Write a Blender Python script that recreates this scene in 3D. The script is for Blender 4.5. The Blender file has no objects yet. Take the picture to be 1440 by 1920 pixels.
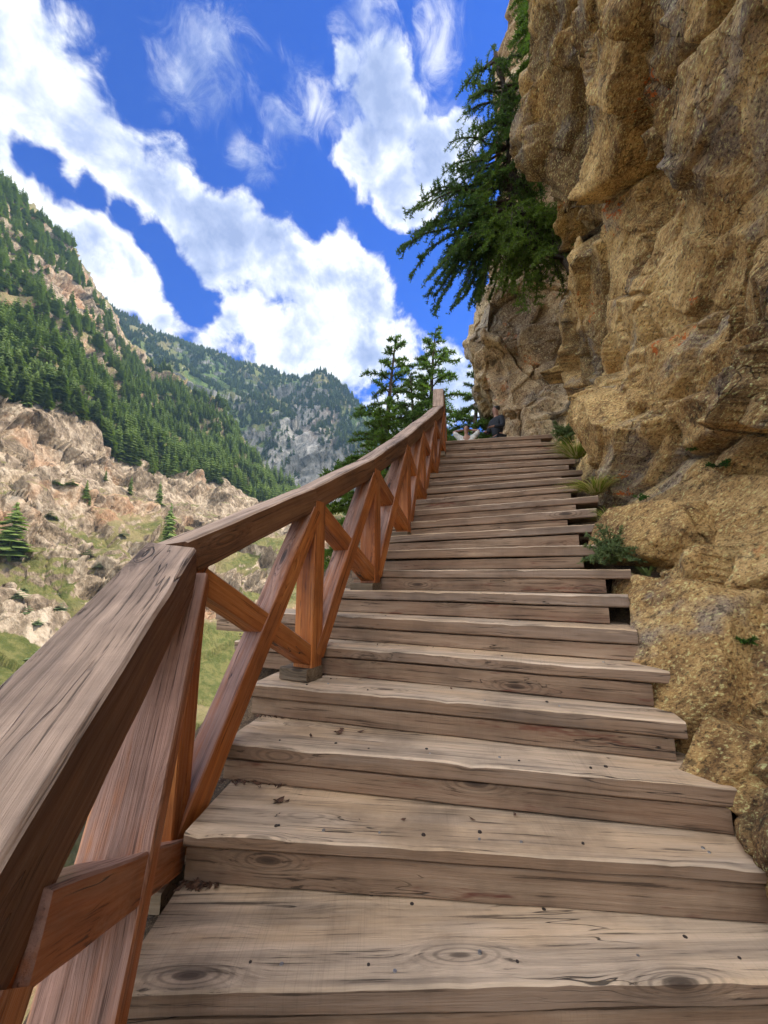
import bpy, math, random
import numpy as np
from mathutils import Vector, Matrix
random.seed(7); RNG = np.random.default_rng(11)
R = math.radians
scene = bpy.context.scene
col = scene.collection

# ------------------------------------------------------------------ camera, world, sun, exposure
PITCH, ROLL, FPX = R(9.92), R(0.15), 720.0
cam = bpy.data.cameras.new('camera'); cam_o = bpy.data.objects.new('camera', cam); col.objects.link(cam_o)
cam.sensor_fit = 'VERTICAL'; cam.sensor_height = 36.0; cam.lens = 36.0 * FPX / 1920.0
cam.clip_start = 0.02; cam.clip_end = 20000
cam_o.rotation_euler = (Matrix.Rotation(R(90) + PITCH, 3, 'X') @ Matrix.Rotation(ROLL, 3, 'Z')).to_euler()
scene.camera = cam_o
scene.render.resolution_x, scene.render.resolution_y = 768, 1024

SUN_AZ, SUN_EL = R(66), R(50)        # azimuth measured from +Y towards +X
sun_dir = Vector((math.sin(SUN_AZ) * math.cos(SUN_EL), math.cos(SUN_AZ) * math.cos(SUN_EL), math.sin(SUN_EL)))
sl = bpy.data.lights.new('sun', 'SUN'); so = bpy.data.objects.new('sun', sl); col.objects.link(so)
sl.energy = 2.2; sl.angle = R(1.0); sl.color = (1.0, 0.93, 0.82)
so.rotation_euler = sun_dir.to_track_quat('Z', 'Y').to_euler()
scene.view_settings.view_transform = 'Standard'; scene.view_settings.look = 'None'
scene.view_settings.exposure = 1.68; scene.view_settings.gamma = 1.0


def ray(px, py):
    x = px - 720; y = 960 - py
    c, s = math.cos(ROLL), math.sin(ROLL)
    x, y = x * c - y * s, x * s + y * c
    return np.array([x, FPX * math.cos(PITCH) - y * math.sin(PITCH), y * math.cos(PITCH) + FPX * math.sin(PITCH)])
def at_z(px, py, z): r = ray(px, py); return r * z / r[2]
def at_y(px, py, y): r = ray(px, py); return r * y / r[1]
def at_d(px, py, d): r = ray(px, py); return r * d / math.hypot(r[0], r[1])


# ------------------------------------------------------------------ node helper
class NT:
    def __init__(s, tree): s.t = tree; s.n = tree.nodes; s.l = tree.links
    def new(s, typ, **kw):
        nd = s.n.new(typ)
        for k, v in kw.items(): setattr(nd, k, v)
        return nd
    def put(s, sock, v):
        if hasattr(v, 'is_linked') or isinstance(v, bpy.types.NodeSocket): s.l.new(v, sock)
        elif v is not None: sock.default_value = v
    def math(s, op, a, b=None, c=None, clamp=False):
        nd = s.new('ShaderNodeMath', operation=op); nd.use_clamp = clamp
        s.put(nd.inputs[0], a)
        if b is not None: s.put(nd.inputs[1], b)
        if c is not None: s.put(nd.inputs[2], c)
        return nd.outputs[0]
    def vmath(s, op, a, b=None, out=0):
        nd = s.new('ShaderNodeVectorMath', operation=op); s.put(nd.inputs[0], a)
        if b is not None: s.put(nd.inputs[1], b)
        return nd.outputs['Value'] if op in ('LENGTH', 'DISTANCE', 'DOT_PRODUCT') else nd.outputs[0]
    def noise(s, vec, scale=1.0, detail=4.0, rough=0.55, dist=0.0, color=False):
        nd = s.new('ShaderNodeTexNoise'); s.put(nd.inputs['Vector'], vec)
        nd.inputs['Scale'].default_value = scale; nd.inputs['Detail'].default_value = detail
        nd.inputs['Roughness'].default_value = rough; nd.inputs['Distortion'].default_value = dist
        return nd.outputs['Color'] if color else nd.outputs['Fac']
    def voro(s, vec, scale=1.0, feature='F1', out='Distance', rnd=1.0):
        nd = s.new('ShaderNodeTexVoronoi', feature=feature); s.put(nd.inputs['Vector'], vec)
        nd.inputs['Scale'].default_value = scale; nd.inputs['Randomness'].default_value = rnd
        return nd.outputs[out]
    def rng(s, v, a, b, c=0.0, d=1.0, smooth=True):
        nd = s.new('ShaderNodeMapRange'); nd.interpolation_type = 'SMOOTHSTEP' if smooth else 'LINEAR'
        s.put(nd.inputs[0], v)
        for i, q in enumerate((a, b, c, d)): s.put(nd.inputs[i + 1], q)
        return nd.outputs[0]
    def mix(s, f, a, b, mode='MIX'):
        nd = s.new('ShaderNodeMix', data_type='RGBA', blend_type=mode)
        s.put(nd.inputs[0], f); s.put(nd.inputs[6], a if not isinstance(a, tuple) else (*a, 1)[:4])
        s.put(nd.inputs[7], b if not isinstance(b, tuple) else (*b, 1)[:4]); return nd.outputs[2]
    def ramp(s, v, stops):
        nd = s.new('ShaderNodeValToRGB'); s.put(nd.inputs[0], v); e = nd.color_ramp.elements
        while len(e) > 1: e.remove(e[-1])
        e[0].position, e[0].color = stops[0][0], (*stops[0][1], 1)
        for p, c in stops[1:]:
            k = e.new(p); k.color = (*c, 1)
        return nd.outputs[0]
    def bump(s, h, strength, dist, normal=None):
        nd = s.new('ShaderNodeBump'); s.put(nd.inputs['Height'], h)
        nd.inputs['Strength'].default_value = strength; nd.inputs['Distance'].default_value = dist
        if normal is not None: s.put(nd.inputs['Normal'], normal)
        return nd.outputs[0]

def new_mat(name):
    m = bpy.data.materials.new(name); m.use_nodes = True
    t = NT(m.node_tree); b = m.node_tree.nodes['Principled BSDF']
    return m, t, b

# ------------------------------------------------------------------ world: Nishita sky with clouds
def build_world():
    w = bpy.data.worlds.new('World'); scene.world = w; w.use_nodes = True
    t = NT(w.node_tree); bg = w.node_tree.nodes['Background']
    sky = t.new('ShaderNodeTexSky', sky_type='NISHITA'); sky.sun_disc = False
    sky.sun_elevation = SUN_EL; sky.sun_rotation = SUN_AZ; sky.altitude = 2500; sky.air_density = 1.0; sky.dust_density = 0.3; sky.ozone_density = 3.0
    hs = t.new('ShaderNodeHueSaturation'); hs.inputs['Saturation'].default_value = 1.5; hs.inputs['Value'].default_value = 1.0
    t.put(hs.inputs['Color'], sky.outputs[0])
    blue = t.mix(1.0, hs.outputs[0], (0.0, 0.40, 0.82), 'MULTIPLY')
    d = t.new('ShaderNodeTexCoord').outputs['Generated']
    # cloud masses: centres given as directions, radii as chord lengths
    blobs = [((40, 130), .30), ((170, 200), .26), ((-120, 330), .34), ((250, 270), .20), ((330, 310), .17), ((60, 430), .14), ((430, 420), .19), ((180, 460), .13),
             ((250, 520), .10), ((520, 470), .17), ((600, 530), .17), ((660, 580), .17), ((440, 600), .13), ((300, 590), .07), ((560, 640), .17), ((690, 660), .13), ((370, 500), .10), ((660, 490), .10),
             ((850, 760), .13), ((760, 800), .15), ((-300, 100), .4), ((-200, -100), .3),
             ((700, 170), .085), ((740, 240), .11), ((690, 290), .085), ((750, 330), .11), ((770, 395), .07), ((630, 110), .05), ((810, 290), .08), ((860, 230), .05)]
    wisps = [((690, 160), .09), ((640, 220), .07), ((720, 260), .10), ((780, 320), .10), ((820, 250), .07), ((390, 115), .09), ((350, 150), .07), ((480, 290), .05), ((670, 30), .07), ((590, 190), .07), ((540, 230), .05), ((800, 90), .07)]
    warp = t.vmath('SUBTRACT', t.noise(d, 5.0, 5.0, 0.6, color=True), (0.5, 0.5, 0.5))
    w2 = t.new('ShaderNodeVectorMath', operation='SCALE'); t.put(w2.inputs[0], warp); w2.inputs['Scale'].default_value = 0.10
    dw = t.vmath('ADD', d, w2.outputs[0])
    def field(lst, kr=0.92):
        cur = None
        for (px, py), r in lst:
            c = ray(px, py); c = c / np.linalg.norm(c)
            dist = t.vmath('DISTANCE', dw, tuple(float(q) for q in c))
            v = t.math('MULTIPLY_ADD', dist, -1.0 / (r * kr), 1.0)
            cur = v if cur is None else t.math('SMOOTH_MAX', cur, v, 0.15)
        return cur
    f = field(blobs)
    fbm = t.math('ADD', t.math('MULTIPLY', t.noise(d, 6.0, 9.0, 0.60, 0.3), 0.72), t.math('MULTIPLY', t.noise(d, 17.0, 9.0, 0.62, 0.6), 0.28))
    dsun = t.vmath('ADD', d, tuple(float(q) * 0.05 for q in (Vector((.15, .25, .95))).normalized()))
    fbm2 = t.math('ADD', t.math('MULTIPLY', t.noise(dsun, 6.0, 9.0, 0.60, 0.3), 0.72), t.math('MULTIPLY', t.noise(dsun, 17.0, 9.0, 0.62, 0.6), 0.28))
    clear = [((90, 335), .06), ((170, 365), .05), ((235, 400), .06), ((290, 450), .05), ((335, 515), .065), ((385, 570), .05), ((330, 40), .24), ((290, 150), .13), ((420, 240), .14), ((520, 310), .12), ((600, 390), .09), ((680, 450), .08),
             ((760, 500), .09), ((810, 560), .09), ((480, 100), .14), ((850, 60), .12), ((890, 150), .07), ((560, 60), .08), ((230, 60), .06)]
    hole = t.math('MAXIMUM', field(clear, 1.0), 0.0)
    dens = t.math('ADD', t.math('SUBTRACT', f, t.math('MULTIPLY', hole, 1.25)), t.math('MULTIPLY', t.math('SUBTRACT', fbm, 0.5), 3.6))
    m1 = t.rng(dens, -0.06, 0.42)
    g = field(wisps)
    dens2 = t.math('ADD', g, t.math('MULTIPLY', t.math('SUBTRACT', t.noise(d, 16.0, 8.0, 0.7, 1.0), 0.5), 2.6))
    m2 = t.rng(dens2, 0.0, 1.3, 0.0, 0.75)
    # unseen clouds added behind the viewer, full and boosted to lift ambient light
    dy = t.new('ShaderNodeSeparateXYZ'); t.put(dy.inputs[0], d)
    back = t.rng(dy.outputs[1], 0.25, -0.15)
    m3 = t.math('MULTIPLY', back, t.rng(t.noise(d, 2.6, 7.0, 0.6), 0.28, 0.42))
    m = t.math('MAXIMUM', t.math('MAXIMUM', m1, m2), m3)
    lit = t.math('ADD', t.math('MULTIPLY', t.math('SUBTRACT', fbm, fbm2), 4.2), 0.52)
    lowf = t.noise(d, 4.2, 5.0, 0.6)
    core = t.rng(dens, 0.15, 1.25, 0.42, -0.30)
    sh = t.math('ADD', lit, t.math('ADD', core, t.math('MULTIPLY', t.math('SUBTRACT', lowf, 0.5), 2.4)))
    cc = t.ramp(sh, [(0.0, (0.15, 0.185, 0.30)), (0.35, (0.215, 0.25, 0.36)), (0.60, (0.315, 0.34, 0.41)), (0.92, (0.47, 0.475, 0.48))])
    mul = t.new('ShaderNodeVectorMath', operation='SCALE'); t.put(mul.inputs[0], cc); mul.inputs['Scale'].default_value = 0.81 / 0.10
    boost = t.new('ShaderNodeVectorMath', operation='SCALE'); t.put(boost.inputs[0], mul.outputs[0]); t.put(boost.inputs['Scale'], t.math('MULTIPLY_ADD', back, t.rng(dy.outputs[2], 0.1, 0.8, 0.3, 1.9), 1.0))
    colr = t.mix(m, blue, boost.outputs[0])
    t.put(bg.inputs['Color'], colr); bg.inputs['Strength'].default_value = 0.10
build_world()

# ------------------------------------------------------------------ object helpers
def tag(o, label=None, cat=None, group=None, kind=None):
    if label: o['label'] = label
    if cat: o['category'] = cat
    if group: o['group'] = group
    if kind: o['kind'] = kind
    return o

def empty(name, loc, label, cat, group=None):
    o = bpy.data.objects.new(name, None); col.objects.link(o); o.location = loc; o.empty_display_size = 0.1
    return tag(o, label, cat, group)

def np_mesh(name, V, F, smooth=False):
    """V (n,3) ; F list of equal or mixed length arrays"""
    me = bpy.data.meshes.new(name)
    V = np.asarray(V, dtype=np.float32)
    if isinstance(F, np.ndarray):
        n, k = F.shape
        me.vertices.add(len(V)); me.vertices.foreach_set('co', V.ravel())
        me.loops.add(n * k); me.loops.foreach_set('vertex_index', F.astype(np.int32).ravel())
        me.polygons.add(n); me.polygons.foreach_set('loop_start', (np.arange(n) * k).astype(np.int32))
        try: me.polygons.foreach_set('loop_total', np.full(n, k, dtype=np.int32))
        except Exception: pass
        me.update(calc_edges=True); me.validate()
    else:
        me.from_pydata([tuple(map(float, v)) for v in V], [], [tuple(int(i) for i in f) for f in F]); me.update()
    if smooth:
        me.polygons.foreach_set('use_smooth', np.ones(len(me.polygons), dtype=bool))
    return me

def link(name, me, mat, parent=None, world=True):
    o = bpy.data.objects.new(name, me); col.objects.link(o)
    if mat and not me.materials: me.materials.append(mat)
    if parent is not None:
        o.parent = parent
        if world:
            o.matrix_parent_inverse = Matrix.Identity(4); p = parent; T = Matrix.Identity(4)
            while p is not None:
                T = Matrix.LocRotScale(p.location, p.rotation_euler, p.scale) @ T; p = p.parent
            me.transform(T.inverted())
    return o

# ------------------------------------------------------------------ numpy noise
PERM = RNG.permutation(256); PERM = np.concatenate([PERM, PERM, PERM])
GR = RNG.normal(size=(256, 3)); GR /= np.linalg.norm(GR, axis=1)[:, None]
def hsh(i, j, k): return PERM[PERM[PERM[i & 255] + (j & 255)] + (k & 255)]
def perlin(P):
    I = np.floor(P).astype(int); f = P - I; u = f * f * f * (f * (f * 6 - 15) + 10); out = 0
    for a in (0, 1):
        for b in (0, 1):
            for c in (0, 1):
                g = GR[hsh(I[:, 0] + a, I[:, 1] + b, I[:, 2] + c)]
                d = (g * (f - np.array([a, b, c]))).sum(1)
                w = (u[:, 0] if a else 1 - u[:, 0]) * (u[:, 1] if b else 1 - u[:, 1]) * (u[:, 2] if c else 1 - u[:, 2])
                out = out + w * d
    return out * 1.5
def fbm(P, octv=4, rough=0.5):
    o = 0; a = 1.0
    for i in range(octv):
        o = o + a * perlin(P + 17.3 * i); P = P * 2.03; a *= rough
    return o
RT = RNG.random((256, 8))
def facets(P, slope=0.9):
    """faceted block noise: every Voronoi cell is a tilted plane; returns height and edge distance"""
    I = np.floor(P).astype(int); n = len(P)
    f1 = np.full(n, 9.0); f2 = np.full(n, 9.0); h = np.zeros(n)
    for a in (-1, 0, 1):
        for b in (-1, 0, 1):
            for c in (-1, 0, 1):
                J = I + np.array([a, b, c]); r = RT[hsh(J[:, 0], J[:, 1], J[:, 2])]
                v = P - (J + r[:, :3]); d = np.sqrt((v * v).sum(1))
                hh = (r[:, 3] - .5) + slope * ((v * (r[:, 4:7] - .5)).sum(1)) * 2
                closer = d < f1
                f2 = np.where(closer, f1, np.minimum(f2, d)); h = np.where(closer, hh, h); f1 = np.where(closer, d, f1)
    return h, f2 - f1
def sstep(x, a, b):
    t = np.clip((x - a) / (b - a), 0, 1); return t * t * (3 - 2 * t)

# ------------------------------------------------------------------ materials
def wood_mat(name, c_dark, c_mid, c_light, stain=None, stain_amt=0.0, weather=None, rough=0.7, red=0.0, sawamt=0.13, wstain=None, crk=1.0):
    m, t, b = new_mat(name)
    at = t.new('ShaderNodeAttribute', attribute_name='wc').outputs['Vector']
    def sc(x, y, z, v=at): return t.vmath('MULTIPLY', v, (x, y, z))
    kn = t.voro(sc(1.6, 5.5, 5.5), 1.0, 'F1', 'Distance')
    swirl = t.rng(kn, 0.0, 0.42, 1.0, 0.0)
    off = t.new('ShaderNodeCombineXYZ'); t.put(off.inputs[1], t.math('MULTIPLY', swirl, 0.05)); t.put(off.inputs[2], t.math('MULTIPLY', swirl, 0.03))
    v = t.vmath('ADD', at, off.outputs[0])
    broad = t.noise(sc(0.9, 9, 9, v), 1.0, 5.0, 0.6, 0.4)
    fine = t.noise(sc(2.2, 70, 70, v), 1.0, 6.0, 0.65)
    vf = t.noise(sc(7, 260, 260, v), 1.0, 3.0, 0.6)
    rings = t.noise(sc(1.1, 28, 28, v), 1.0, 2.0, 0.5)
    cr = t.math('ABSOLUTE', t.math('SUBTRACT', t.noise(sc(0.55, 11, 11, v), 1.0, 3.0, 0.5), 0.5))
    crm = t.math('MULTIPLY', t.rng(cr, 0.001 * crk, 0.0045 * crk, 0.85, 0.0), t.rng(t.noise(sc(1.1, 3, 3), 1.0, 1.0), 0.54 - .06 * (crk > 1), 0.62 - .06 * (crk > 1)))
    tone = t.math('ADD', t.math('MULTIPLY', broad, 0.6), t.math('ADD', t.math('MULTIPLY', fine, 0.45), t.math('MULTIPLY', rings, 0.35)))
    base = t.ramp(tone, [(0.44, c_dark), (0.66, c_mid), (0.90, c_light)])
    if red:
        rp = t.math('MULTIPLY', t.rng(t.noise(sc(1.4, 8, 8), 1.0, 4.0, 0.7), 0.56, 0.66), t.rng(t.noise(sc(5, 60, 60), 1.0, 3.0), 0.42, 0.55))
        base = t.mix(t.math('MULTIPLY', rp, red), base, (0.13, 0.035, 0.02))
    if stain:
        sn = t.noise(sc(0.8, 6, 6), 1.0, 5.0, 0.65, 0.8)
        base = t.mix(t.math('MULTIPLY', t.rng(sn, 0.36, 0.62), stain_amt), base, stain)
    if weather:
        nz = t.new('ShaderNodeSeparateXYZ'); t.put(nz.inputs[0], t.new('ShaderNodeNewGeometry').outputs['True Normal'])
        wn = t.math('ADD', nz.outputs[2], t.math('MULTIPLY', t.math('SUBTRACT', t.noise(sc(1.5, 12, 12), 1.0, 5.0, 0.7), 0.5), 1.6))
        wcol = t.ramp(tone, [(0.50, tuple(q * 0.45 for q in weather)), (0.68, weather), (0.86, tuple(min(1, q * 1.5) for q in weather))])
        if wstain: wcol = t.mix(t.math('MULTIPLY', t.rng(t.noise(sc(0.7, 3.5, 3.5), 1.0, 4.0, 0.6), 0.42, 0.62), 0.55), wcol, wstain)
        base = t.mix(t.rng(wn, 0.15, 0.60), base, wcol)
    kr = t.math('MULTIPLY', t.math('SINE', t.math('MULTIPLY', kn, 95.0)), t.rng(kn, 0.10, 0.36, 0.5, 0.0))
    base = t.mix(t.math('MAXIMUM', kr, 0.0), base, tuple(q * 0.55 for q in c_dark))
    saw = t.noise(sc(190, 2.0, 14), 1.0, 2.0, 0.5)
    base = t.mix(t.math('MULTIPLY', t.rng(saw, 0.52, 0.66), t.rng(t.noise(sc(2.2, 1.5, 1.5), 1.0, 2.0), 0.46, 0.62, 0.0, sawamt)), base, c_dark)
    dirt = t.noise(sc(3.0, 3.0, 3.0), 1.0, 5.0, 0.6)
    base = t.mix(t.rng(dirt, 0.40, 0.75, 0.0, 0.45), base, tuple(q * 0.5 for q in c_dark))
    base = t.mix(t.rng(kn, 0.05, 0.11, 0.85, 0.0), base, (0.035, 0.02, 0.013))
    base = t.mix(crm, base, (0.012, 0.008, 0.006))
    base = t.mix(t.rng(fine, 0.43, 0.33, 0.0, 0.75), base, tuple(q * 0.35 for q in c_dark))
    t.put(b.inputs['Base Color'], base)
    t.put(b.inputs['Roughness'], t.rng(fine, 0.3, 0.7, rough + 0.1, rough - 0.12))
    b.inputs['Specular IOR Level'].default_value = 0.4
    hgt = t.math('SUBTRACT', t.math('ADD', t.math('MULTIPLY', fine, 1.0), t.math('MULTIPLY', vf, 0.35)), t.math('MULTIPLY', crm, 2.0))
    t.put(b.inputs['Normal'], t.bump(hgt, 0.75, 0.006))
    return m

M_TREAD = wood_mat('tread_wood', (0.085, 0.055, 0.037), (0.22, 0.15, 0.104), (0.35, 0.25, 0.18), stain=(0.30, 0.17, 0.09), stain_amt=0.5, rough=0.75, weather=(0.50, 0.37, 0.255), wstain=(0.66, 0.43, 0.235))
M_RISER = wood_mat('riser_wood', (0.09, 0.056, 0.034), (0.26, 0.168, 0.105), (0.40, 0.275, 0.18), stain=(0.20, 0.10, 0.055), stain_amt=0.45, rough=0.8, red=1.0)
M_RAIL = wood_mat('rail_wood', (0.060, 0.026, 0.012), (0.17, 0.068, 0.026), (0.26, 0.125, 0.055), stain=(0.11, 0.05, 0.025), stain_amt=0.5, weather=(0.40, 0.27, 0.185), rough=0.68, sawamt=0.05, crk=1.6)
M_BRACE = wood_mat('brace_wood', (0.13, 0.032, 0.008), (0.46, 0.135, 0.026), (0.66, 0.26, 0.07), stain=(0.16, 0.05, 0.018), stain_amt=0.5, weather=(0.36, 0.20, 0.145), rough=0.5, sawamt=0.05)
M_BLOCK = wood_mat('block_wood', (0.07, 0.05, 0.03), (0.17, 0.12, 0.075), (0.28, 0.21, 0.14), rough=0.8)

def simple_mat(name, c, rough=0.6, metal=0.0, var=0.25, scale=20):
    m, t, b = new_mat(name)
    n = t.noise(t.new('ShaderNodeTexCoord').outputs['Object'], scale, 4.0)
    t.put(b.inputs['Base Color'], t.mix(t.rng(n, 0.3, 0.7), tuple(q * (1 - var) for q in c), tuple(min(1, q * (1 + var)) for q in c)))
    b.inputs['Roughness'].default_value = rough; b.inputs['Metallic'].default_value = metal
    return m
M_NAIL = simple_mat('nail_steel', (0.35, 0.34, 0.33), 0.4, 0.8)
M_RUST = simple_mat('rusty_nail', (0.035, 0.022, 0.016), 0.8)
M_LITTER = simple_mat('dead_leaf', (0.085, 0.04, 0.022), 0.9, var=0.6, scale=60)
M_SKIN = simple_mat('skin', (0.36, 0.19, 0.13), 0.55, var=.08)
M_HAIR = simple_mat('hair', (0.015, 0.011, 0.01), 0.6)
M_BLACK = simple_mat('black_cloth', (0.016, 0.018, 0.024), 0.85)
M_DARK = simple_mat('dark_cloth', (0.02, 0.022, 0.03), 0.85)
M_LIME = simple_mat('lime_cloth', (0.42, 0.62, 0.05), 0.8)
M_WHITE = simple_mat('white_cloth', (0.62, 0.60, 0.56), 0.8)
M_SHOE = simple_mat('shoe', (0.03, 0.03, 0.03), 0.5)

def rock_mat(name, ca, cb, cc, dark=(0.03, 0.022, 0.015), scale=1.0, lichen=0.0, bumpd=0.03, streak=1.0, green=0.0, blackp=0.5, crk=0.6):
    m, t, b = new_mat(name)
    P = t.new('ShaderNodeNewGeometry').outputs['Position']
    rot = t.new('ShaderNodeVectorRotate', rotation_type='EULER_XYZ'); t.put(rot.inputs['Vector'], P); rot.inputs['Rotation'].default_value = (R(35), R(20), 0)
    Q = t.vmath('MULTIPLY', rot.outputs[0], (scale, scale * 0.55, scale * 1.3))
    S = t.vmath('MULTIPLY', P, (scale, scale, scale))
    big = t.noise(Q, 0.9, 6.0, 0.6, 0.6)
    med = t.noise(Q, 6.0, 6.0, 0.65, 0.5)
    fin = t.noise(Q, 30.0, 5.0, 0.7)
    gran = t.noise(Q, 58.0, 5.0, 0.75, 0.3)
    tone = t.math('ADD', t.math('MULTIPLY', big, 0.45), t.math('ADD', t.math('MULTIPLY', med, 0.35), t.math('MULTIPLY', fin, 0.2)))
    c = t.ramp(tone, [(0.40, ca), (0.50, cb), (0.60, cc)])
    c = t.mix(t.rng(t.noise(S, 0.55, 4.0, 0.6, 0.5), 0.49, 0.58, 0.0, 0.7), c, (ca[0] * .85, ca[1] * .98, ca[2] * 1.2))
    # lower-frequency grey/purple patches
    gp = t.rng(t.noise(Q, 1.7, 5.0, 0.6), 0.52, 0.64)
    grey = tuple(0.8 * (cb[0] + cb[1] + cb[2]) / 3 * k for k in (1.08, 0.97, 0.92))
    c = t.mix(t.math('MULTIPLY', gp, 0.55), c, grey)
    # grains: pale feldspar and dark mica
    c = t.mix(t.rng(gran, 0.54, 0.64, 0.0, 0.6), c, tuple(min(1, q * 1.7) for q in cc))
    c = t.mix(t.rng(gran, 0.47, 0.38, 0.0, 0.75), c, dark)
    c = t.mix(t.math('MULTIPLY', t.rng(t.noise(Q, 14.0, 4.0, 0.7), 0.42, 0.34), 0.6), c, dark)
    if blackp:
        bp = t.math('MULTIPLY', t.rng(t.noise(S, 1.3, 5.0, 0.65, 0.8), 0.60, 0.68), blackp)
        c = t.mix(bp, c, tuple(q * 1.6 for q in dark))
    # cracks
    vd = t.vmath('ADD', Q, t.noise(Q, 3.0, 3.0, color=True))
    ck = t.voro(vd, 1.6, 'DISTANCE_TO_EDGE'); ckm = t.math('MULTIPLY', t.rng(ck, 0.0, 0.014, 1.0, 0.0), t.rng(t.noise(S, 1.1, 2.0), 0.48, 0.60))
    c = t.mix(t.math('MULTIPLY', ckm, crk), c, dark)
    if lichen:
        lv = t.voro(t.vmath('ADD', S, t.noise(S, 9.0, 4.0, color=True)), 1.5, 'F1')
        lm = t.math('MULTIPLY', t.rng(lv, 0.13, 0.19, 1.0, 0.0), t.math('MULTIPLY', t.rng(t.noise(S, 0.8, 2.0), 0.48, 0.54), t.rng(t.noise(S, 40.0, 3.0), 0.42, 0.55)))
        c = t.mix(t.math('MULTIPLY', lm, lichen), c, (0.62, 0.16, 0.035))
    if green:
        nz = t.new('ShaderNodeSeparateXYZ'); t.put(nz.inputs[0], t.new('ShaderNodeNewGeometry').outputs['Normal'])
        gm = t.math('MULTIPLY', t.rng(t.math('ADD', nz.outputs[2], t.math('MULTIPLY', med, 0.6)), 0.75, 0.95), green)
        c = t.mix(gm, c, (0.07, 0.085, 0.02))
    t.put(b.inputs['Base Color'], c); b.inputs['Roughness'].default_value = 0.85; b.inputs['Specular IOR Level'].default_value = 0.25
    h = t.math('ADD', t.math('MULTIPLY', med, 1.2), t.math('ADD', t.math('MULTIPLY', fin, 0.45), t.math('MULTIPLY', gran, 0.30)))
    h = t.math('SUBTRACT', h, t.math('MULTIPLY', ckm, 0.5 * crk))
    t.put(b.inputs['Normal'], t.bump(h, 1.0, bumpd))
    return m
M_CLIFF = rock_mat('cliff_rock', (0.19, 0.100, 0.042), (0.60, 0.355, 0.135), (0.90, 0.60, 0.26), lichen=0.95, bumpd=0.055, green=0.1)
M_BUTT = rock_mat('buttress_rock', (0.25, 0.15, 0.085), (0.54, 0.36, 0.20), (0.74, 0.56, 0.34), scale=0.6, lichen=0.5, bumpd=0.06, blackp=0.85)
M_BOULD = rock_mat('boulder_rock', (0.22, 0.115, 0.045), (0.58, 0.34, 0.125), (0.84, 0.56, 0.24), scale=1.1, bumpd=0.05, blackp=0.4, crk=0.0)
M_SOIL = rock_mat('soil', (0.08, 0.05, 0.03), (0.18, 0.115, 0.065), (0.30, 0.20, 0.11), scale=2.0, bumpd=0.04)

# hill material: rock with grass where it lies flatter
def hill_mat(name, rocks, grass, thr, scale, forest_floor=None, zsplit=None, bumpd=2.0, orange=0.4):
    m, t, b = new_mat(name)
    P = t.new('ShaderNodeNewGeometry').outputs['Position']
    Q = t.vmath('MULTIPLY', P, (scale, scale, scale * 0.6))
    med = t.noise(Q, 1.0, 8.0, 0.65, 0.4); big = t.noise(Q, 0.22, 6.0, 0.6, 0.5); fin = t.noise(Q, 5.0, 6.0, 0.7)
    tone = t.math('ADD', t.math('MULTIPLY', med, 0.55), t.math('MULTIPLY', fin, 0.45))
    c = t.ramp(tone, [(0.36, rocks[0]), (0.49, rocks[1]), (0.60, rocks[2])])
    c = t.mix(t.math('MULTIPLY', t.rng(big, 0.52, 0.62), orange), c, (0.52, 0.25, 0.11))
    c = t.mix(t.rng(t.noise(Q, 2.2, 5.0, 0.7, 0.8), 0.44, 0.36, 0.0, 0.7), c, tuple(q * 0.35 for q in rocks[0]))
    at = t.new('ShaderNodeAttribute', attribute_name='green').outputs['Fac']
    nz = t.new('ShaderNodeSeparateXYZ'); t.put(nz.inputs[0], t.new('ShaderNodeNewGeometry').outputs['Normal'])
    g = t.math('ADD', t.math('ADD', at, t.math('MULTIPLY', nz.outputs[2], 0.9)), t.math('MULTIPLY', t.math('SUBTRACT', t.noise(Q, 1.6, 6.0, 0.7), 0.5), 1.8))
    gc = t.mix(t.rng(t.noise(Q, 3.0, 5.0, 0.7), 0.4, 0.6), grass[0], grass[1])
    gc = t.mix(t.rng(big, 0.40, 0.60), gc, grass[2])
    c = t.mix(t.rng(g, thr, thr + 0.22), c, gc)
    t.put(b.inputs['Base Color'], c); b.inputs['Roughness'].default_value = 0.9; b.inputs['Specular IOR Level'].default_value = 0.1
    t.put(b.inputs['Normal'], t.bump(t.math('ADD', med, t.math('MULTIPLY', fin, 0.5)), 1.0, bumpd))
    return m
M_HILL = hill_mat('hill_ground', ((0.065, 0.045, 0.030), (0.26, 0.19, 0.12), (0.54, 0.42, 0.29)), ((0.09, 0.10, 0.026), (0.17, 0.155, 0.05), (0.26, 0.20, 0.095)), 0.80, 0.12, bumpd=2.5)
M_FAR = hill_mat('far_hill_ground', ((0.10, 0.095, 0.085), (0.24, 0.22, 0.19), (0.42, 0.38, 0.33)), ((0.07, 0.11, 0.025), (0.12, 0.16, 0.035), (0.18, 0.155, 0.06)), 0.75, 0.03, bumpd=10.0, orange=0.25)

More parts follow.
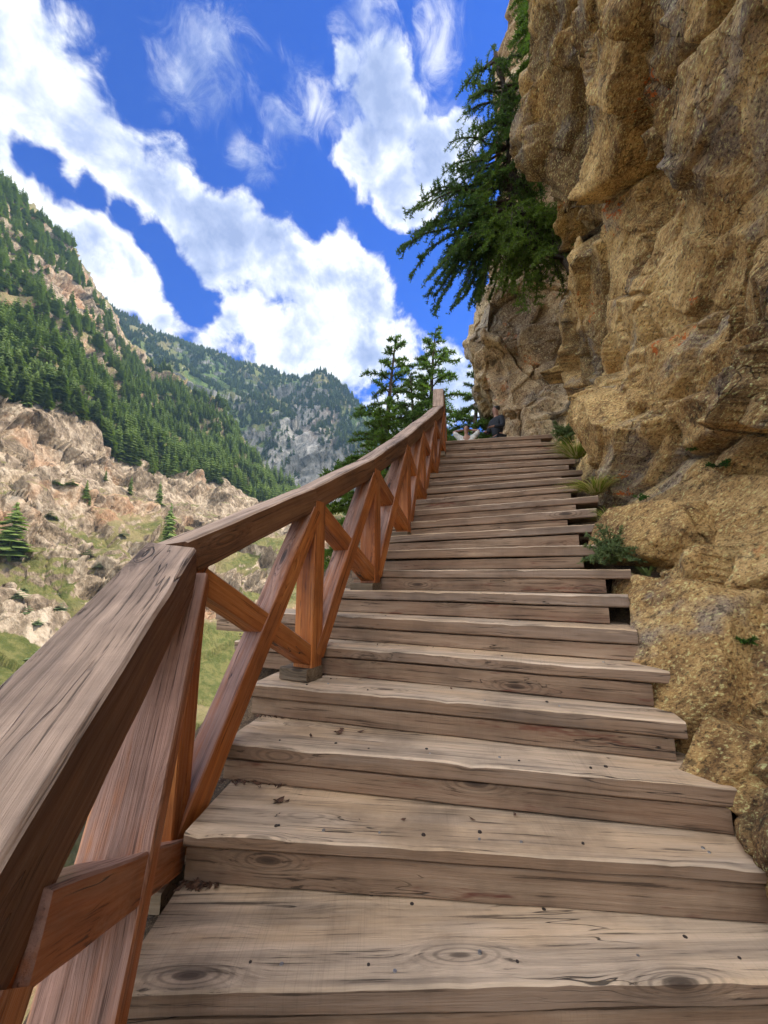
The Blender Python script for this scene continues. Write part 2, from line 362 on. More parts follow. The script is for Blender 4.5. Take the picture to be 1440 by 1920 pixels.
def leaf_mat(name, ca, cb, rough=0.6, trans=0.25):
    m, t, b = new_mat(name)
    P = t.new('ShaderNodeNewGeometry').outputs['Position']
    oi = t.new('ShaderNodeObjectInfo').outputs['Random']
    n = t.noise(P, 0.9, 3.0); rnd = t.new('ShaderNodeNewGeometry').outputs['Random Per Island']
    f = t.math('ADD', t.math('MULTIPLY', rnd, 0.5), t.math('MULTIPLY', t.rng(n, 0.35, 0.65), 0.5))
    c = t.mix(f, ca, cb)
    c = t.mix(t.math('MULTIPLY', oi, 0.35), c, tuple(q * 1.25 for q in cb))
    t.put(b.inputs['Base Color'], c); b.inputs['Roughness'].default_value = rough; b.inputs['Specular IOR Level'].default_value = 0.25
    tr = t.new('ShaderNodeBsdfTranslucent'); t.put(tr.inputs['Color'], t.mix(1.0, c, (1.3, 1.5, 0.6), 'MULTIPLY'))
    ms = t.new('ShaderNodeMixShader'); ms.inputs[0].default_value = trans
    out = [n for n in m.node_tree.nodes if n.type == 'OUTPUT_MATERIAL'][0]
    t.put(ms.inputs[1], b.outputs[0]); t.put(ms.inputs[2], tr.outputs[0]); t.put(out.inputs['Surface'], ms.outputs[0])
    return m
M_NEEDLE = leaf_mat('cedar_needles', (0.035, 0.075, 0.028), (0.13, 0.20, 0.05), trans=.4)
M_NEEDLE2 = leaf_mat('bright_cedar_needles', (0.045, 0.09, 0.02), (0.14, 0.20, 0.04), trans=.4)
M_FOREST = leaf_mat('forest_needles', (0.050, 0.090, 0.018), (0.17, 0.22, 0.04), trans=0.2)
M_FAR_F = leaf_mat('far_forest_needles', (0.05, 0.09, 0.022), (0.17, 0.20, 0.04), trans=0.1)
M_BUSH = leaf_mat('bush_leaves', (0.07, 0.11, 0.04), (0.17, 0.22, 0.09))
M_LIGHTPINE = leaf_mat('light_pine_needles', (0.09, 0.14, 0.03), (0.22, 0.27, 0.07), trans=.3)
M_FERN = leaf_mat('fern_leaves', (0.02, 0.06, 0.01), (0.06, 0.14, 0.02))
M_GRASS = leaf_mat('grass_green', (0.10, 0.16, 0.02), (0.26, 0.30, 0.06), trans=.35)
M_DRY = leaf_mat('grass_dry', (0.30, 0.24, 0.11), (0.52, 0.44, 0.24), trans=.3)
M_BARK = rock_mat('bark', (0.035, 0.024, 0.017), (0.085, 0.06, 0.042), (0.15, 0.115, 0.085), dark=(0.01, 0.007, 0.005), scale=6.0, bumpd=0.02, blackp=0)

# ------------------------------------------------------------------ terrain: hills across the valley
def polar_sheet(name, cols, mat, nx, rows, noise_fn, greenfn, label_kind='structure'):
    """cols: list of (px, [(py, dist) from bottom to top ... then back slope]) interpolated."""
    xs = np.array([c[0] for c in cols], float); nk = len(cols[0][1])
    T = np.array([[list(k) for k in c[1]] for c in cols], float)      # (ncol, nk, 2)
    X = np.linspace(xs[0], xs[-1], nx)
    def catm(arr):                                                    # smooth interpolation over columns
        out = np.empty((nx, nk, 2)); idx = np.clip(np.searchsorted(xs, X, side='right') - 1, 0, len(xs) - 2)
        f = (X - xs[idx]) / (xs[idx + 1] - xs[idx]); f = (f * f * (3 - 2 * f)) * .35 + f * .65
        return arr[idx] * (1 - f)[:, None, None] + arr[idx + 1] * f[:, None, None]
    A = catm(T)
    seg = []
    for i, r in enumerate(rows):
        tt = np.linspace(0, 1, r, endpoint=(i == len(rows) - 1))
        seg.append(A[:, i][:, None, :] * (1 - tt)[None, :, None] + A[:, i + 1][:, None, :] * tt[None, :, None])
    G = np.concatenate(seg, axis=1); ny = G.shape[1]
    frac = np.concatenate([i + np.linspace(0, 1, r, endpoint=(i == len(rows) - 1)) for i, r in enumerate(rows)])
    PX = np.repeat(X[:, None], ny, 1); PY, D = G[..., 0], G[..., 1]
    V = np.empty((nx, ny, 3))
    x = PX - 720; y = 960 - PY
    fx, ff, uu = x, FPX * math.cos(PITCH) - y * math.sin(PITCH), y * math.cos(PITCH) + FPX * math.sin(PITCH)
    # columns are vertical planes: azimuth from the horizon pixel of that column
    az = np.arctan2(X - 720, FPX)[:, None] * 1.0
    el = np.arctan2(uu, np.hypot(fx, ff))
    az = np.arctan2(fx, ff)
    V[..., 0] = D * np.sin(az); V[..., 1] = D * np.cos(az); V[..., 2] = D * np.tan(el)
    n = np.cross(np.gradient(V, axis=0), np.gradient(V, axis=1)); n /= np.linalg.norm(n, axis=2)[..., None] + 1e-9
    n *= np.where((n[..., 1] > 0) & (n[..., 2] < 0), -1, 1)[..., None]
    if n[..., 2].mean() < 0: n = -n
    FR = np.repeat(frac[None], nx, 0)
    h = noise_fn(V.reshape(-1, 3), FR.ravel()).reshape(nx, ny)
    V = V + n * h[..., None]
    idx = np.arange(nx * ny).reshape(nx, ny)
    F = np.stack([idx[:-1, :-1], idx[1:, :-1], idx[1:, 1:], idx[:-1, 1:]], -1).reshape(-1, 4)
    me = np_mesh(name, V.reshape(-1, 3), F, False)
    a = me.attributes.new('green', 'FLOAT', 'POINT')
    gr = greenfn(FR.ravel(), V.reshape(-1, 3), PX.ravel(), PY.ravel()); a.data.foreach_set('value', gr.astype(np.float32))
    o = link(name, me, mat); tag(o, kind='structure')
    return V, FR, PX, PY

HA = [  # px : floor, foot of rocks, rock band top, ridge, behind
    (-420, [(1500, 62), (1250, 105), (1010, 150), (720, 205), (60, 430), (40, 560)]),
    (-150, [(1480, 66), (1235, 110), (1005, 150), (735, 205), (230, 430), (210, 560)]),
    (0, [(1460, 70), (1230, 112), (1010, 150), (748, 205), (345, 430), (330, 560)]),
    (60, [(1450, 72), (1225, 114), (1010, 152), (760, 212), (405, 445), (390, 570)]),
    (130, [(1440, 74), (1220, 116), (1010, 156), (795, 225), (478, 460), (470, 590)]),
    (200, [(1430, 76), (1210, 118), (1015, 165), (848, 240), (572, 480), (570, 600)]),
    (240, [(1420, 78), (1205, 120), (1020, 172), (868, 250), (645, 490), (650, 610)]),
    (300, [(1410, 80), (1200, 124), (1020, 180), (882, 262), (698, 500), (705, 620)]),
    (400, [(1400, 84), (1190, 130), (1020, 190), (905, 285), (752, 490), (765, 600)]),
    (475, [(1390, 88), (1180, 136), (1020, 200), (935, 300), (855, 440), (872, 540)]),
    (530, [(1385, 92), (1170, 142), (1020, 210), (950, 310), (925, 400), (945, 480)]),
    (640, [(1380, 98), (1165, 150), (1040, 225), (985, 310), (965, 380), (985, 460)]),
    (900, [(1380, 110), (1165, 170), (1060, 250), (1020, 320), (1010, 380), (1030, 460)]),
]
def nzA(P, fr):
    a, e = facets(P / 26.0 + 3, 1.0); b, e2 = facets(P / np.array([9.0, 9, 13]) + 9, 1.1); c, e3 = facets(P / np.array([3.6, 3.6, 5]) + 5, 1.1)
    f = fbm(P / 30.0, 5, .5)
    rock = sstep(fr, .9, 1.5) * (1 - 0.3 * sstep(fr, 3.0, 3.4))
    big = 5 * a + 5.0 * f
    big = big * (0.35 + 0.65 * rock) * (1 - .6 * sstep(fr, 4.0, 4.3))
    d, _ = facets(P / 55.0 + 1, 1.0)
    mk = .18 + 1.1 * sstep(fbm(P / 24.0 + 60, 3), -.18, .30)
    s2, e4 = facets(P / np.array([17.0, 17, 26]) + 22, 1.3)
    return big + rock * mk * (4.6 * s2 + 2.6 * b + 1.1 * c - 1.0 * (1 - sstep(e2, 0, .12))) + 12 * d * sstep(fr, 3, 3.6) * (1 - sstep(fr, 4.0, 4.2)) + .8 * fbm(P / 6.0, 3)
def grA(fr, V, px, py):
    g = -0.05 + 0.75 * (1 - sstep(fr, .6, 1.5)) + 0.15 * sstep(fr, 1.2, 1.8) * (1 - sstep(fr, 1.8, 2.4)) - 0.35 * sstep(fr, 2.0, 2.7) * (1 - sstep(fr, 2.98, 3.02)) + 0.75 * sstep(fr, 2.98, 3.06)
    crag = np.exp(-(((px - 130) / 110) ** 2 + ((py - 560 - (px - 130) * .8) / 60) ** 2))
    mk = sstep(fbm(V / 24.0 + 60, 3), -.18, .30)
    return g - 0.7 * crag + (.48 - .62 * mk) * (1 - sstep(fr, 2.9, 3.05))
VA, FRA, PXA, PYA = polar_sheet('hillside', HA, M_HILL, 620, (60, 120, 150, 170, 20), nzA, grA)

HB = [
    (60, [(1070, 560), (560, 800), (470, 1150), (480, 1500)]),
    (180, [(1070, 560), (640, 820), (560, 1150), (570, 1500)]),
    (240, [(1070, 560), (680, 830), (597, 1150), (607, 1500)]),
    (300, [(1070, 560), (705, 830), (625, 1150), (640, 1500)]),
    (380, [(1075, 560), (730, 820), (652, 1130), (668, 1500)]),
    (450, [(1080, 560), (760, 800), (680, 1080), (700, 1450)]),
    (500, [(1085, 560), (780, 790), (694, 1040), (715, 1400)]),
    (560, [(1090, 560), (800, 740), (712, 960), (735, 1300)]),
    (600, [(1095, 560), (810, 700), (700, 880), (725, 1200)]),
    (640, [(1100, 560), (830, 700), (727, 860), (750, 1150)]),
    (690, [(1110, 560), (850, 700), (777, 850), (800, 1100)]),
    (740, [(1120, 560), (890, 700), (835, 850), (855, 1100)]),
    (850, [(1150, 560), (950, 700), (905, 850), (930, 1100)]),
    (1000, [(1180, 560), (990, 700), (960, 850), (980, 1100)]),
]
def nzB(P, fr):
    a, e = facets(P / 90.0 + 3, 1.0); b, e2 = facets(P / np.array([30.0, 30, 50]) + 9, 1.1)
    k = 1 - .75 * sstep(fr, 1.6, 2.0)
    return (22 * a + 26 * fbm(P / 160.0, 5, .5)) * k + 7 * b * k
def grB(fr, V, px, py):
    g = 0.72 + 0 * fr
    crag = np.exp(-(((px - 570) / 45) ** 2 + ((py - 820) / 75) ** 2)) + .7 * np.exp(-(((px - 610) / 60) ** 2 + ((py - 890) / 50) ** 2))
    return g - 0.9 * np.clip(crag, 0, 1) - .35 * sstep(py, 780, 900) * (1 - sstep(px, 600, 660))
VB, FRB, PXB, PYB = polar_sheet('far_mountain', HB, M_FAR, 420, (110, 150, 14), nzB, grB)

# valley floor to the horizon
gx = np.concatenate([-np.geomspace(2400, 40, 30), np.linspace(-30, 30, 7), np.geomspace(40, 2400, 30)])
gy = np.concatenate([-np.geomspace(2000, 30, 16), np.linspace(-20, 20, 5), np.geomspace(30, 2400, 40)])
GX, GY = np.meshgrid(gx, gy, indexing='ij')
GZ = -58 + 1.5 * fbm(np.stack([GX.ravel() / 80, GY.ravel() / 80, 0 * GX.ravel()], 1), 3).reshape(GX.shape)
idx = np.arange(GX.size).reshape(GX.shape)
F = np.stack([idx[:-1, :-1], idx[1:, :-1], idx[1:, 1:], idx[:-1, 1:]], -1).reshape(-1, 4)
me = np_mesh('valley_floor', np.stack([GX, GY, GZ], -1).reshape(-1, 3), F, True)
a = me.attributes.new('green', 'FLOAT', 'POINT'); a.data.foreach_set('value', np.full(GX.size, .1, np.float32))
tag(link('valley_floor', me, M_HILL), kind='structure')

# ------------------------------------------------------------------ forest trees
def conifer_mesh(name, h, r, layers, spikes, seed, mat, drop=0.35, trunk=True):
    g = np.random.default_rng(seed); V = []; F = []
    def tri(a, b, c): n = len(V); V.extend([a, b, c]); F.append((n, n + 1, n + 2))
    for i in range(layers):
        t = (i + .5) / layers; z = h * (0.10 + 0.88 * t); rr = r * (1 - t) ** 0.8 * (0.75 + .45 * g.random()) + .04 * r
        ph = g.random() * 6.28
        for k in range(spikes):
            if g.random() < .12: continue
            a = ph + k * 6.283 / spikes + g.normal() * .25; L = rr * (0.65 + .55 * g.random()); zz = z + g.normal() * h * .012
            w = 0.55 * rr * 6.28 / spikes + .03 * r
            ca, sa = math.cos(a), math.sin(a); dz = -drop * L * (.4 + g.random() * .7)
            c0 = (0.05 * r * ca, .05 * r * sa, zz + h * .02); tip = (L * ca, L * sa, zz + dz)
            m1 = (L * .55 * ca - w * sa, L * .55 * sa + w * ca, zz + dz * .7 - h * .008); m2 = (L * .55 * ca + w * sa, L * .55 * sa - w * ca, zz + dz * .7 - h * .008)
            tri(c0, m1, tip); tri(c0, tip, m2)
    if trunk:
        for k in range(5):
            a, b = k * 1.2566, (k + 1) * 1.2566; q = .028 * h
            tri((q * math.cos(a), q * math.sin(a), -.06 * h), (q * math.cos(b), q * math.sin(b), -.06 * h), (0, 0, h))
    me = np_mesh(name, np.array(V), np.array(F)); me.materials.append(mat); return me
hi = [conifer_mesh('pine_tree', 1.0, .22 + .03 * k, 17 + k, 9, 50 + k, M_FOREST) for k in range(5)]
lo = [conifer_mesh('conifer_low', 1.0, .2 + .04 * k, 9, 7, 80 + k, M_FOREST) for k in range(4)]
def mesh_np(me):
    V = np.empty(len(me.vertices) * 3, np.float32); me.vertices.foreach_get('co', V)
    F = np.empty(len(me.polygons) * 3, np.int32); me.polygons.foreach_get('vertices', F)
    return V.reshape(-1, 3), F.reshape(-1, 3)
lo_np = [mesh_np(m) for m in lo]
def scatter(V, FR, PX, PY, accept, n, tries=60000):
    nx, ny = FR.shape; out = []
    g = np.random.default_rng(5)
    for _ in range(tries):
        i, j = g.integers(0, nx), g.integers(0, ny)
        p = accept(FR[i, j], PX[i, j], PY[i, j], V[i, j])
        if g.random() < p: out.append((*V[i, j], PX[i, j], PY[i, j]))
        if len(out) >= n: break
    return np.array(out)
def accA(fr, px, py, v):
    if px < -60 or px > 560: return 0
    if fr < 3.0 or fr > 4.03: return 0
    d = 1.0
    crag = math.exp(-(((px - 130) / 90) ** 2 + ((py - 560 - (px - 130) * .8) / 45) ** 2)) + .8 * math.exp(-(((px - 60) / 50) ** 2 + ((py - 640) / 30) ** 2))
    nn = perlin(np.array([[v[0] / 30, v[1] / 30, v[2] / 30]]))[0]
    return max(0, d * (1 - 1.1 * crag)) * (0.35 + .65 * (nn > -.15))
ptsA = scatter(VA, FRA, PXA, PYA, accA, 4600, 180000)
ptsA = ptsA[np.argsort(np.hypot(ptsA[:, 0], ptsA[:, 1]))]
g = np.random.default_rng(9)
GRP = 'pines of the wood across the valley'
for k, p in enumerate(ptsA[:285]):
    me = hi[k % 5]; o = bpy.data.objects.new('pine_tree', me); col.objects.link(o)
    h = 14.0 * (0.45 + .8 * g.random()); o.location = (p[0], p[1], p[2] - .4); o.scale = (h * (.9 + .3 * g.random()), h * (.9 + .3 * g.random()), h); o.rotation_euler = (0, 0, g.random() * 6.28)
    tag(o, 'dark green pine in the dense wood above the pale rock slope', 'tree', GRP)
def forest_obj(name, P, hs, label, mat, cat='wood'):
    Vs, Fs, n = [], [], 0; gg = np.random.default_rng(3)
    for k, p in enumerate(P):
        V, F = lo_np[k % 4]; h = hs * (0.55 + .75 * gg.random()); a = gg.random() * 6.28
        c, s = math.cos(a), math.sin(a); W = V @ np.array([[c, s, 0], [-s, c, 0], [0, 0, 1]]) * np.array([h * 1.05, h * 1.05, h]) + p[:3] - np.array([0, 0, .4])
        Vs.append(W); Fs.append(F + n); n += len(V)
    me = np_mesh(name, np.concatenate(Vs), np.concatenate(Fs))
    o = link(name, me, mat); tag(o, label, cat, kind='stuff')
forest_obj('pine_wood', ptsA[285:], 13.5, 'dense pine wood on the upper slope of the near hill', M_FOREST)
def accB(fr, px, py, v):
    if fr > 2.03 or px < 150 or px > 800 or py > 900: return 0
    crag = math.exp(-(((px - 570) / 32) ** 2 + ((py - 820) / 65) ** 2)) + math.exp(-(((px - 610) / 50) ** 2 + ((py - 890) / 45) ** 2))
    nn = perlin(np.array([[v[0] / 70, v[1] / 70, v[2] / 70]]))[0]
    return max(0, 1 - 1.1 * crag) * (0.25 + .75 * (nn > -.05))
ptsB = scatter(VB, FRB, PXB, PYB, accB, 6500, 200000)
forest_obj('far_pine_wood', ptsB, 15.0, 'distant pine wood covering the hazy mountain', M_FAR_F)

# scattered pines and shrubs on the pale rock slope
def ground_at(px, py):
    k = np.argmin((PXA - px) ** 2 + (PYA - py) ** 2); return VA.reshape(-1, 3)[k]
hi_light = conifer_mesh('pine_tree', 1.0, .24, 16, 8, 58, M_LIGHTPINE)
lone = [((45, 770), 13, 'lone pine with a bare trunk at the edge of the orange rock'), ((25, 1030), 17, 'bushy green pine on the rocks at the left edge'), ((152, 945), 8, 'small dark pine beside the big grey slab'),
        ((318, 1035), 24, 'tall light green pine in the middle of the pale rock slope'), ((245, 925), 10, 'thin young pine under the edge of the wood'), ((268, 912), 10, 'short pine just below the wood'), ((296, 950), 13, 'thin pine above the tall light green pine'),
        ((160, 955), 4, 'tiny pine on the grassy ledge'), ((205, 895), 6, 'small pine under the dark rock slab')]
for (q, h, lab) in lone:
    v = ground_at(*q); o = bpy.data.objects.new('pine_tree', hi[int(q[0]) % 5]); col.objects.link(o)
    o.location = (v[0], v[1], v[2] - .2); w = h * (1.5 if q[0] == 25 else .85)
    if h > 15: o.data = hi_light
    o.scale = (w, w, h); o.rotation_euler = (0, 0, q[0]); tag(o, lab, 'tree')
shr = conifer_mesh('hillside_shrub', 1.0, .75, 5, 9, 7, M_BUSH, drop=.1, trunk=False)
GS = 'low shrubs on the pale rock slope'
shrubs = [(105, 960), (60, 1075), (135, 1085), (70, 1250), (150, 1250), (110, 1150), (100, 915), (125, 925), (60, 1090), (170, 1040), (230, 1010), (60, 1200), (190, 1060), (20, 1160), (40, 1180), (330, 1000), (250, 960)]
for k, q in enumerate(shrubs):
    v = ground_at(*q); o = bpy.data.objects.new('shrub', shr); col.objects.link(o)
    h = 1.6 + 1.4 * g.random(); o.location = (v[0], v[1], v[2] - .15); o.scale = (h * 1.3, h * 1.3, h); o.rotation_euler = (0, 0, k)
    tag(o, 'low green shrub among the pale rocks across the valley', 'shrub', GS)

# ------------------------------------------------------------------ rock bodies near the stairs
def rock_disp(P, big=1.0, mid=1.0, small=1.0, crack=1.0):
    Rm = np.array(Matrix.Rotation(R(38), 3, 'X') @ Matrix.Rotation(R(18), 3, 'Y'))
    Q = P @ Rm.T * np.array([1, .62, 1.15])
    Q = Q + .06 * np.stack([fbm(P * 1.6 + 4, 3), fbm(P * 1.6 + 31, 3), fbm(P * 1.6 + 57, 3)], 1)
    a, e1 = facets(Q * 0.80 + 2.3, 1.4); b, e2 = facets(Q * 2.1 + 7.1, 1.4); c, e3 = facets(Q * 6.3 + 1.7, 1.1); d, e4 = facets(Q * 17.0 + 4.4, 1.0)
    bulge = fbm(P * np.array([.5, .55, .42]) + 11, 2, .4)
    dg = P[:, 1] * .80 + P[:, 2] * .60; ac = -P[:, 1] * .60 + P[:, 2] * .80     # long ribs running diagonally
    rib = fbm(np.stack([dg * .35, ac * 1.25, P[:, 0] * .4], 1) + 5, 3, .5)
    wv = fbm(P * .7 + 21, 3, .5)
    def slab(u, w):          # stepped slabs: rises slowly then breaks back in a ledge
        f = u - np.floor(u); return np.where(f < 1 - w, f / (1 - w), (1 - f) / w) - .5
    sl1 = slab(ac * .52 + .55 * wv + .12 * P[:, 0], .13); sl2 = slab(ac * 1.55 + .9 * fbm(P * 1.1 + 2, 3) + dg * .25, .16)
    h = big * (.20 * bulge + .34 * a + .30 * sl1) + mid * (.12 * b + .075 * sl2 * sstep(fbm(P * .6 + 77, 2), -.15, .2)) + small * (.020 * c + .006 * d)
    pit = fbm(Q * 9 + 3, 4, .62)
    h = h + small * (.006 * pit - .007 * np.clip(np.abs(fbm(Q * 4.5 + 8, 3)) * -3 + .35, 0, 1))
    h = h - crack * (.085 * (1 - sstep(e1, 0, .035)) + .035 * (1 - sstep(e2, 0, .045)) + .006 * (1 - sstep(e3, 0, .1)))
    return h

def rbf_fit(C, val, lam=1e-3):
    n = len(C); D = np.linalg.norm(C[:, None] - C[None], axis=2)
    K = D + lam * np.eye(n) * -1; A = np.block([[K, np.ones((n, 1)), C], [np.ones((1, n)), np.zeros((1, 3))], [C.T, np.zeros((2, 3))]])
    return np.linalg.solve(A, np.concatenate([val, np.zeros(3)]))
def rbf_eval(C, w, Q):
    out = w[len(C)] + Q @ w[len(C) + 1:]
    for i in range(len(C)): out = out + w[i] * np.linalg.norm(Q - C[i], axis=1)
    return out

ctl_px = [  # px, py, y
    (1540, 1640, 1.30), (1440, 1560, 1.60), (1345, 1440, 1.97), (1285, 1340, 2.2), (1245, 1250, 2.4), (1215, 1150, 2.65), (1205, 1060, 2.95), (1200, 1000, 3.25), (1175, 930, 3.75),
    (1145, 880, 4.25), (1120, 850, 4.7), (1100, 825, 5.2), (1075, 812, 5.8),
    (1440, 1400, 1.70), (1440, 1060, 1.80), (1330, 1020, 2.2), (1340, 1120, 2.15), (1440, 1180, 1.75), (1440, 880, 2.0), (1320, 850, 2.6), (1230, 850, 3.3),
    (1440, 620, 1.95), (1320, 620, 2.55), (1210, 700, 3.4), (1440, 300, 1.85), (1300, 320, 2.6), (1440, 0, 1.5), (1250, 0, 2.3), (1130, 20, 3.1), (1200, 300, 3.2), (1100, 250, 3.9), (1180, 470, 3.8),
    (1150, 600, 4.2), (1145, 700, 4.6), (1130, 780, 5.0),
    (1008, 0, 4.0), (992, 150, 4.4), (992, 230, 4.6), (1002, 320, 4.8), (1030, 410, 4.9), (1092, 450, 4.9), (1088, 530, 4.9), (1090, 600, 5.1), (1062, 428, 4.55), (1105, 425, 5.05), (1130, 445, 4.7), (1112, 690, 5.3), (1118, 760, 5.5),
    (1010, -160, 3.6), (1015, -400, 3.0)]
ctl = np.array([at_y(*c) for c in ctl_px])
extra = np.array([(3.6, 6.6, z) for z in (4, 5.5, 7, 9, 12)] + [(3.35, 6.9, 2.6), (3.9, 7.6, 2.5), (4.6, 7.6, 4), (4.8, 7.6, 8), (4.8, 7.6, 12),
                  (1.75, 0.4, -1.6), (1.6, 0.4, 0), (1.8, .4, 2), (1.9, .4, 5), (1.75, -1.0, -1.8), (1.5, -1, 1), (1.8, -1, 5), (1.75, -3, -2), (1.6, -3, 2), (1.9, -3, 8), (2.2, 1.5, 9), (2.2, 3.0, 11.5), (2.9, 4.8, 12.5)])
ctl = np.concatenate([ctl, extra])
wgt = rbf_fit(ctl[:, 1:], ctl[:, 0])
yy = np.concatenate([np.linspace(-3, .5, 30), np.geomspace(.55, 7.6, 520)]); zz = np.concatenate([np.linspace(-3, -1.6, 20), np.linspace(-1.58, 3.5, 420), np.linspace(3.52, 12.5, 330)])
YY, ZZ = np.meshgrid(yy, zz, indexing='ij')
Q = np.stack([YY.ravel(), ZZ.ravel()], 1)
X0 = rbf_eval(ctl[:, 1:], wgt, Q)
P = np.stack([X0, Q[:, 0], Q[:, 1]], 1)
G = P.reshape(len(yy), len(zz), 3)
n = np.cross(np.gradient(G, axis=0), np.gradient(G, axis=1)); n /= np.linalg.norm(n, axis=2)[..., None]; n = n.reshape(-1, 3); n *= np.where(n[:, 0] > 0, -1, 1)[:, None]
n = n * .75 + np.array([-.25, 0, 0])
hz = P[:, 2] - ((P[:, 1] - 1.4) * .64 - 1.0)
bf = (.15 + .75 * sstep(hz, .15, 1.3))
P = P + n * (rock_disp(P, bf, .5 + .5 * sstep(hz, 0, .8), 1.0)[:, None] - .05 + .09 * (1 - sstep(hz, .1, .9))[:, None])
idx = np.arange(len(P)).reshape(G.shape[:2]); F = np.stack([idx[:-1, :-1], idx[:-1, 1:], idx[1:, 1:], idx[1:, :-1]], -1).reshape(-1, 4)
tag(link('cliff', np_mesh('cliff', P, F, True), M_CLIFF), kind='structure')
CLIFF_P = P

# buttress of rock standing at the head of the stairs
edge = [(955, 850), (950, 815), (938, 760), (925, 705), (915, 692), (884, 668), (875, 640), (878, 615), (890, 590), (905, 560), (925, 520), (945, 470), (955, 400), (962, 320), (950, 200), (945, 120), (955, 40), (985, -80), (1000, -250)]
YB = 9.3
E3 = np.array([at_y(px, py, YB) for px, py in edge])
zs = np.concatenate([np.linspace(1.2, 7.8, 330), np.linspace(7.85, 24, 260)])
xl = np.interp(zs, E3[:, 2], E3[:, 0]) - .14
th = np.linspace(0, 1, 330)
def plan(s):
    k = np.array([0, .12, .2, .3, .45, .7, 1.0]); kx = np.array([2.2, .7, .0, .25, 1.1, 3.2, 6.0]); ky = np.array([5.5, 1.3, .1, -.45, -.7, -1.4, -3.2])
    from_ = np.interp(s, k, kx); return from_, np.interp(s, k, ky)
px_, py_ = plan(th); 
for _ in range(12): px_[1:-1] = (px_[:-2] + px_[2:] + 2 * px_[1:-1]) / 4; py_[1:-1] = (py_[:-2] + py_[2:] + 2 * py_[1:-1]) / 4
fade = np.interp(th, [0, .35, 1], [1, .9, .25])
xbase = 2.9
GXX = xbase + (xl[None, :] - xbase) * fade[:, None] + px_[:, None]; GYY = YB + py_[:, None] + 0 * xl[None, :]; GZZ = np.repeat(zs[None], len(th), 0)
G = np.stack([GXX, GYY, GZZ], -1)
n = np.cross(np.gradient(G, axis=0), np.gradient(G, axis=1)); n /= np.linalg.norm(n, axis=2)[..., None]
if n[150, :, 1].mean() > 0: n = -n
P = G.reshape(-1, 3); P = P + n.reshape(-1, 3) * (rock_disp(P * .62 + 5, .75, 1.3, 1.0)[:, None] * 1.1 - .0)
idx = np.arange(len(P)).reshape(G.shape[:2]); F = np.stack([idx[:-1, :-1], idx[:-1, 1:], idx[1:, 1:], idx[1:, :-1]], -1).reshape(-1, 4)
tag(link('cliff_buttress', np_mesh('cliff_buttress', P, F, True), M_BUTT), kind='structure')

def boulder(c, sz, rot, label, seed, mat=None):
    import bmesh
    bm = bmesh.new(); bmesh.ops.create_icosphere(bm, subdivisions=6, radius=1.0)
    V = np.array([v.co[:] for v in bm.verts]); me = bpy.data.meshes.new('boulder'); 
    n = V.copy(); gg = np.random.default_rng(seed + 90)
    Rm = np.array(Matrix.Rotation(rot[2], 3, 'Z') @ Matrix.Rotation(rot[1], 3, 'Y') @ Matrix.Rotation(rot[0], 3, 'X'))
    N = [np.array(q, float) for q in ((1, 0, 0), (-1, -.1, .05), (.1, 1, 0), (-.15, -1, .2), (0, .1, 1), (.1, 0, -1), (-.7, -.6, -.5), (.6, -.7, .5), (-.6, -.3, .8))] + [gg.normal(size=3) for _ in range(2)]
    rr = 0
    for q in N:
        q = q / np.linalg.norm(q); dd = 1.0 if np.abs(q).max() > .9 else 1.24 + .16 * gg.random()
        rr = rr + np.clip(V @ q / dd, 0, None) ** 34
    V = V * (rr ** (-1 / 34))[:, None] * np.array(sz); V = V @ Rm.T; n = n @ Rm.T
    V = V + n * (rock_disp(V + np.array(c) + seed * 3.1, .05, .18, .40, .3) * 1.0)[:, None]
    for v, q in zip(bm.verts, V): v.co = q
    for f in bm.faces: f.smooth = True
    bm.to_mesh(me); bm.free(); o = bpy.data.objects.new('boulder', me); col.objects.link(o); o.location = c; me.materials.append(mat or M_BOULD)
    tag(o, label, 'boulder')
boulder(tuple(at_y(1366, 1262, 2.20)), (.42, .30, .42), (R(6), R(19), R(12)), 'golden block of rock beside the fourth and fifth steps', 1)
boulder(tuple(at_y(1300, 1030, 2.75)), (.44, .34, .20), (R(0), R(22), R(10)), 'rounded tan boulder above the golden block, next to the grey-green bush', 2)
boulder(tuple(at_y(1478, 1462, 1.74)), (.23, .20, .15), (R(15), R(10), R(25)), 'golden brown boulder in the lower right, wedged against the third step', 3)
boulder(tuple(at_y(1225, 1105, 2.65)), (.13, .16, .07), (0, R(10), R(10)), 'small dark rusty rock squeezed between step end and golden block', 4, M_CLIFF)

# ------------------------------------------------------------------ the staircase
RISE = 0.18; C0 = 0.0968
cy_ = [-0.1233, -0.2426, -0.0223, 2.8775, 4.1342]; cyaw = [0.2433, 0.3439, -0.6522, -0.2405, 0.4905]
def Hk(k): return (k - 6) * RISE - C0
def line_k(k):
    kk = max(k, 0); t = (kk - 10) / 10
    d = np.polyval(cy_, t); yaw = np.polyval(cyaw, t)
    if k < 0: d += k * 0.30; yaw = yaw + k * R(4)
    return d, yaw
ends = {  # left px, right px of each tread front edge ; riser right px
    0: (205, 1760), 1: (345, 1600), 2: (418, 1385), 3: (470, 1286), 4: (440, 1256), 5: (405, 1194), 6: (600, 1196), 7: (660, 1182), 8: (690, 1131), 9: (700, 1119), 10: (722, 1118), 11: (740, 1121), 12: (758, 1083),
    13: (770, 1090), 14: (780, 1092), 15: (788, 1066), 16: (797, 1078), 17: (805, 1068), 18: (812, 1060), 19: (818, 1042), 20: (826, 1036)}
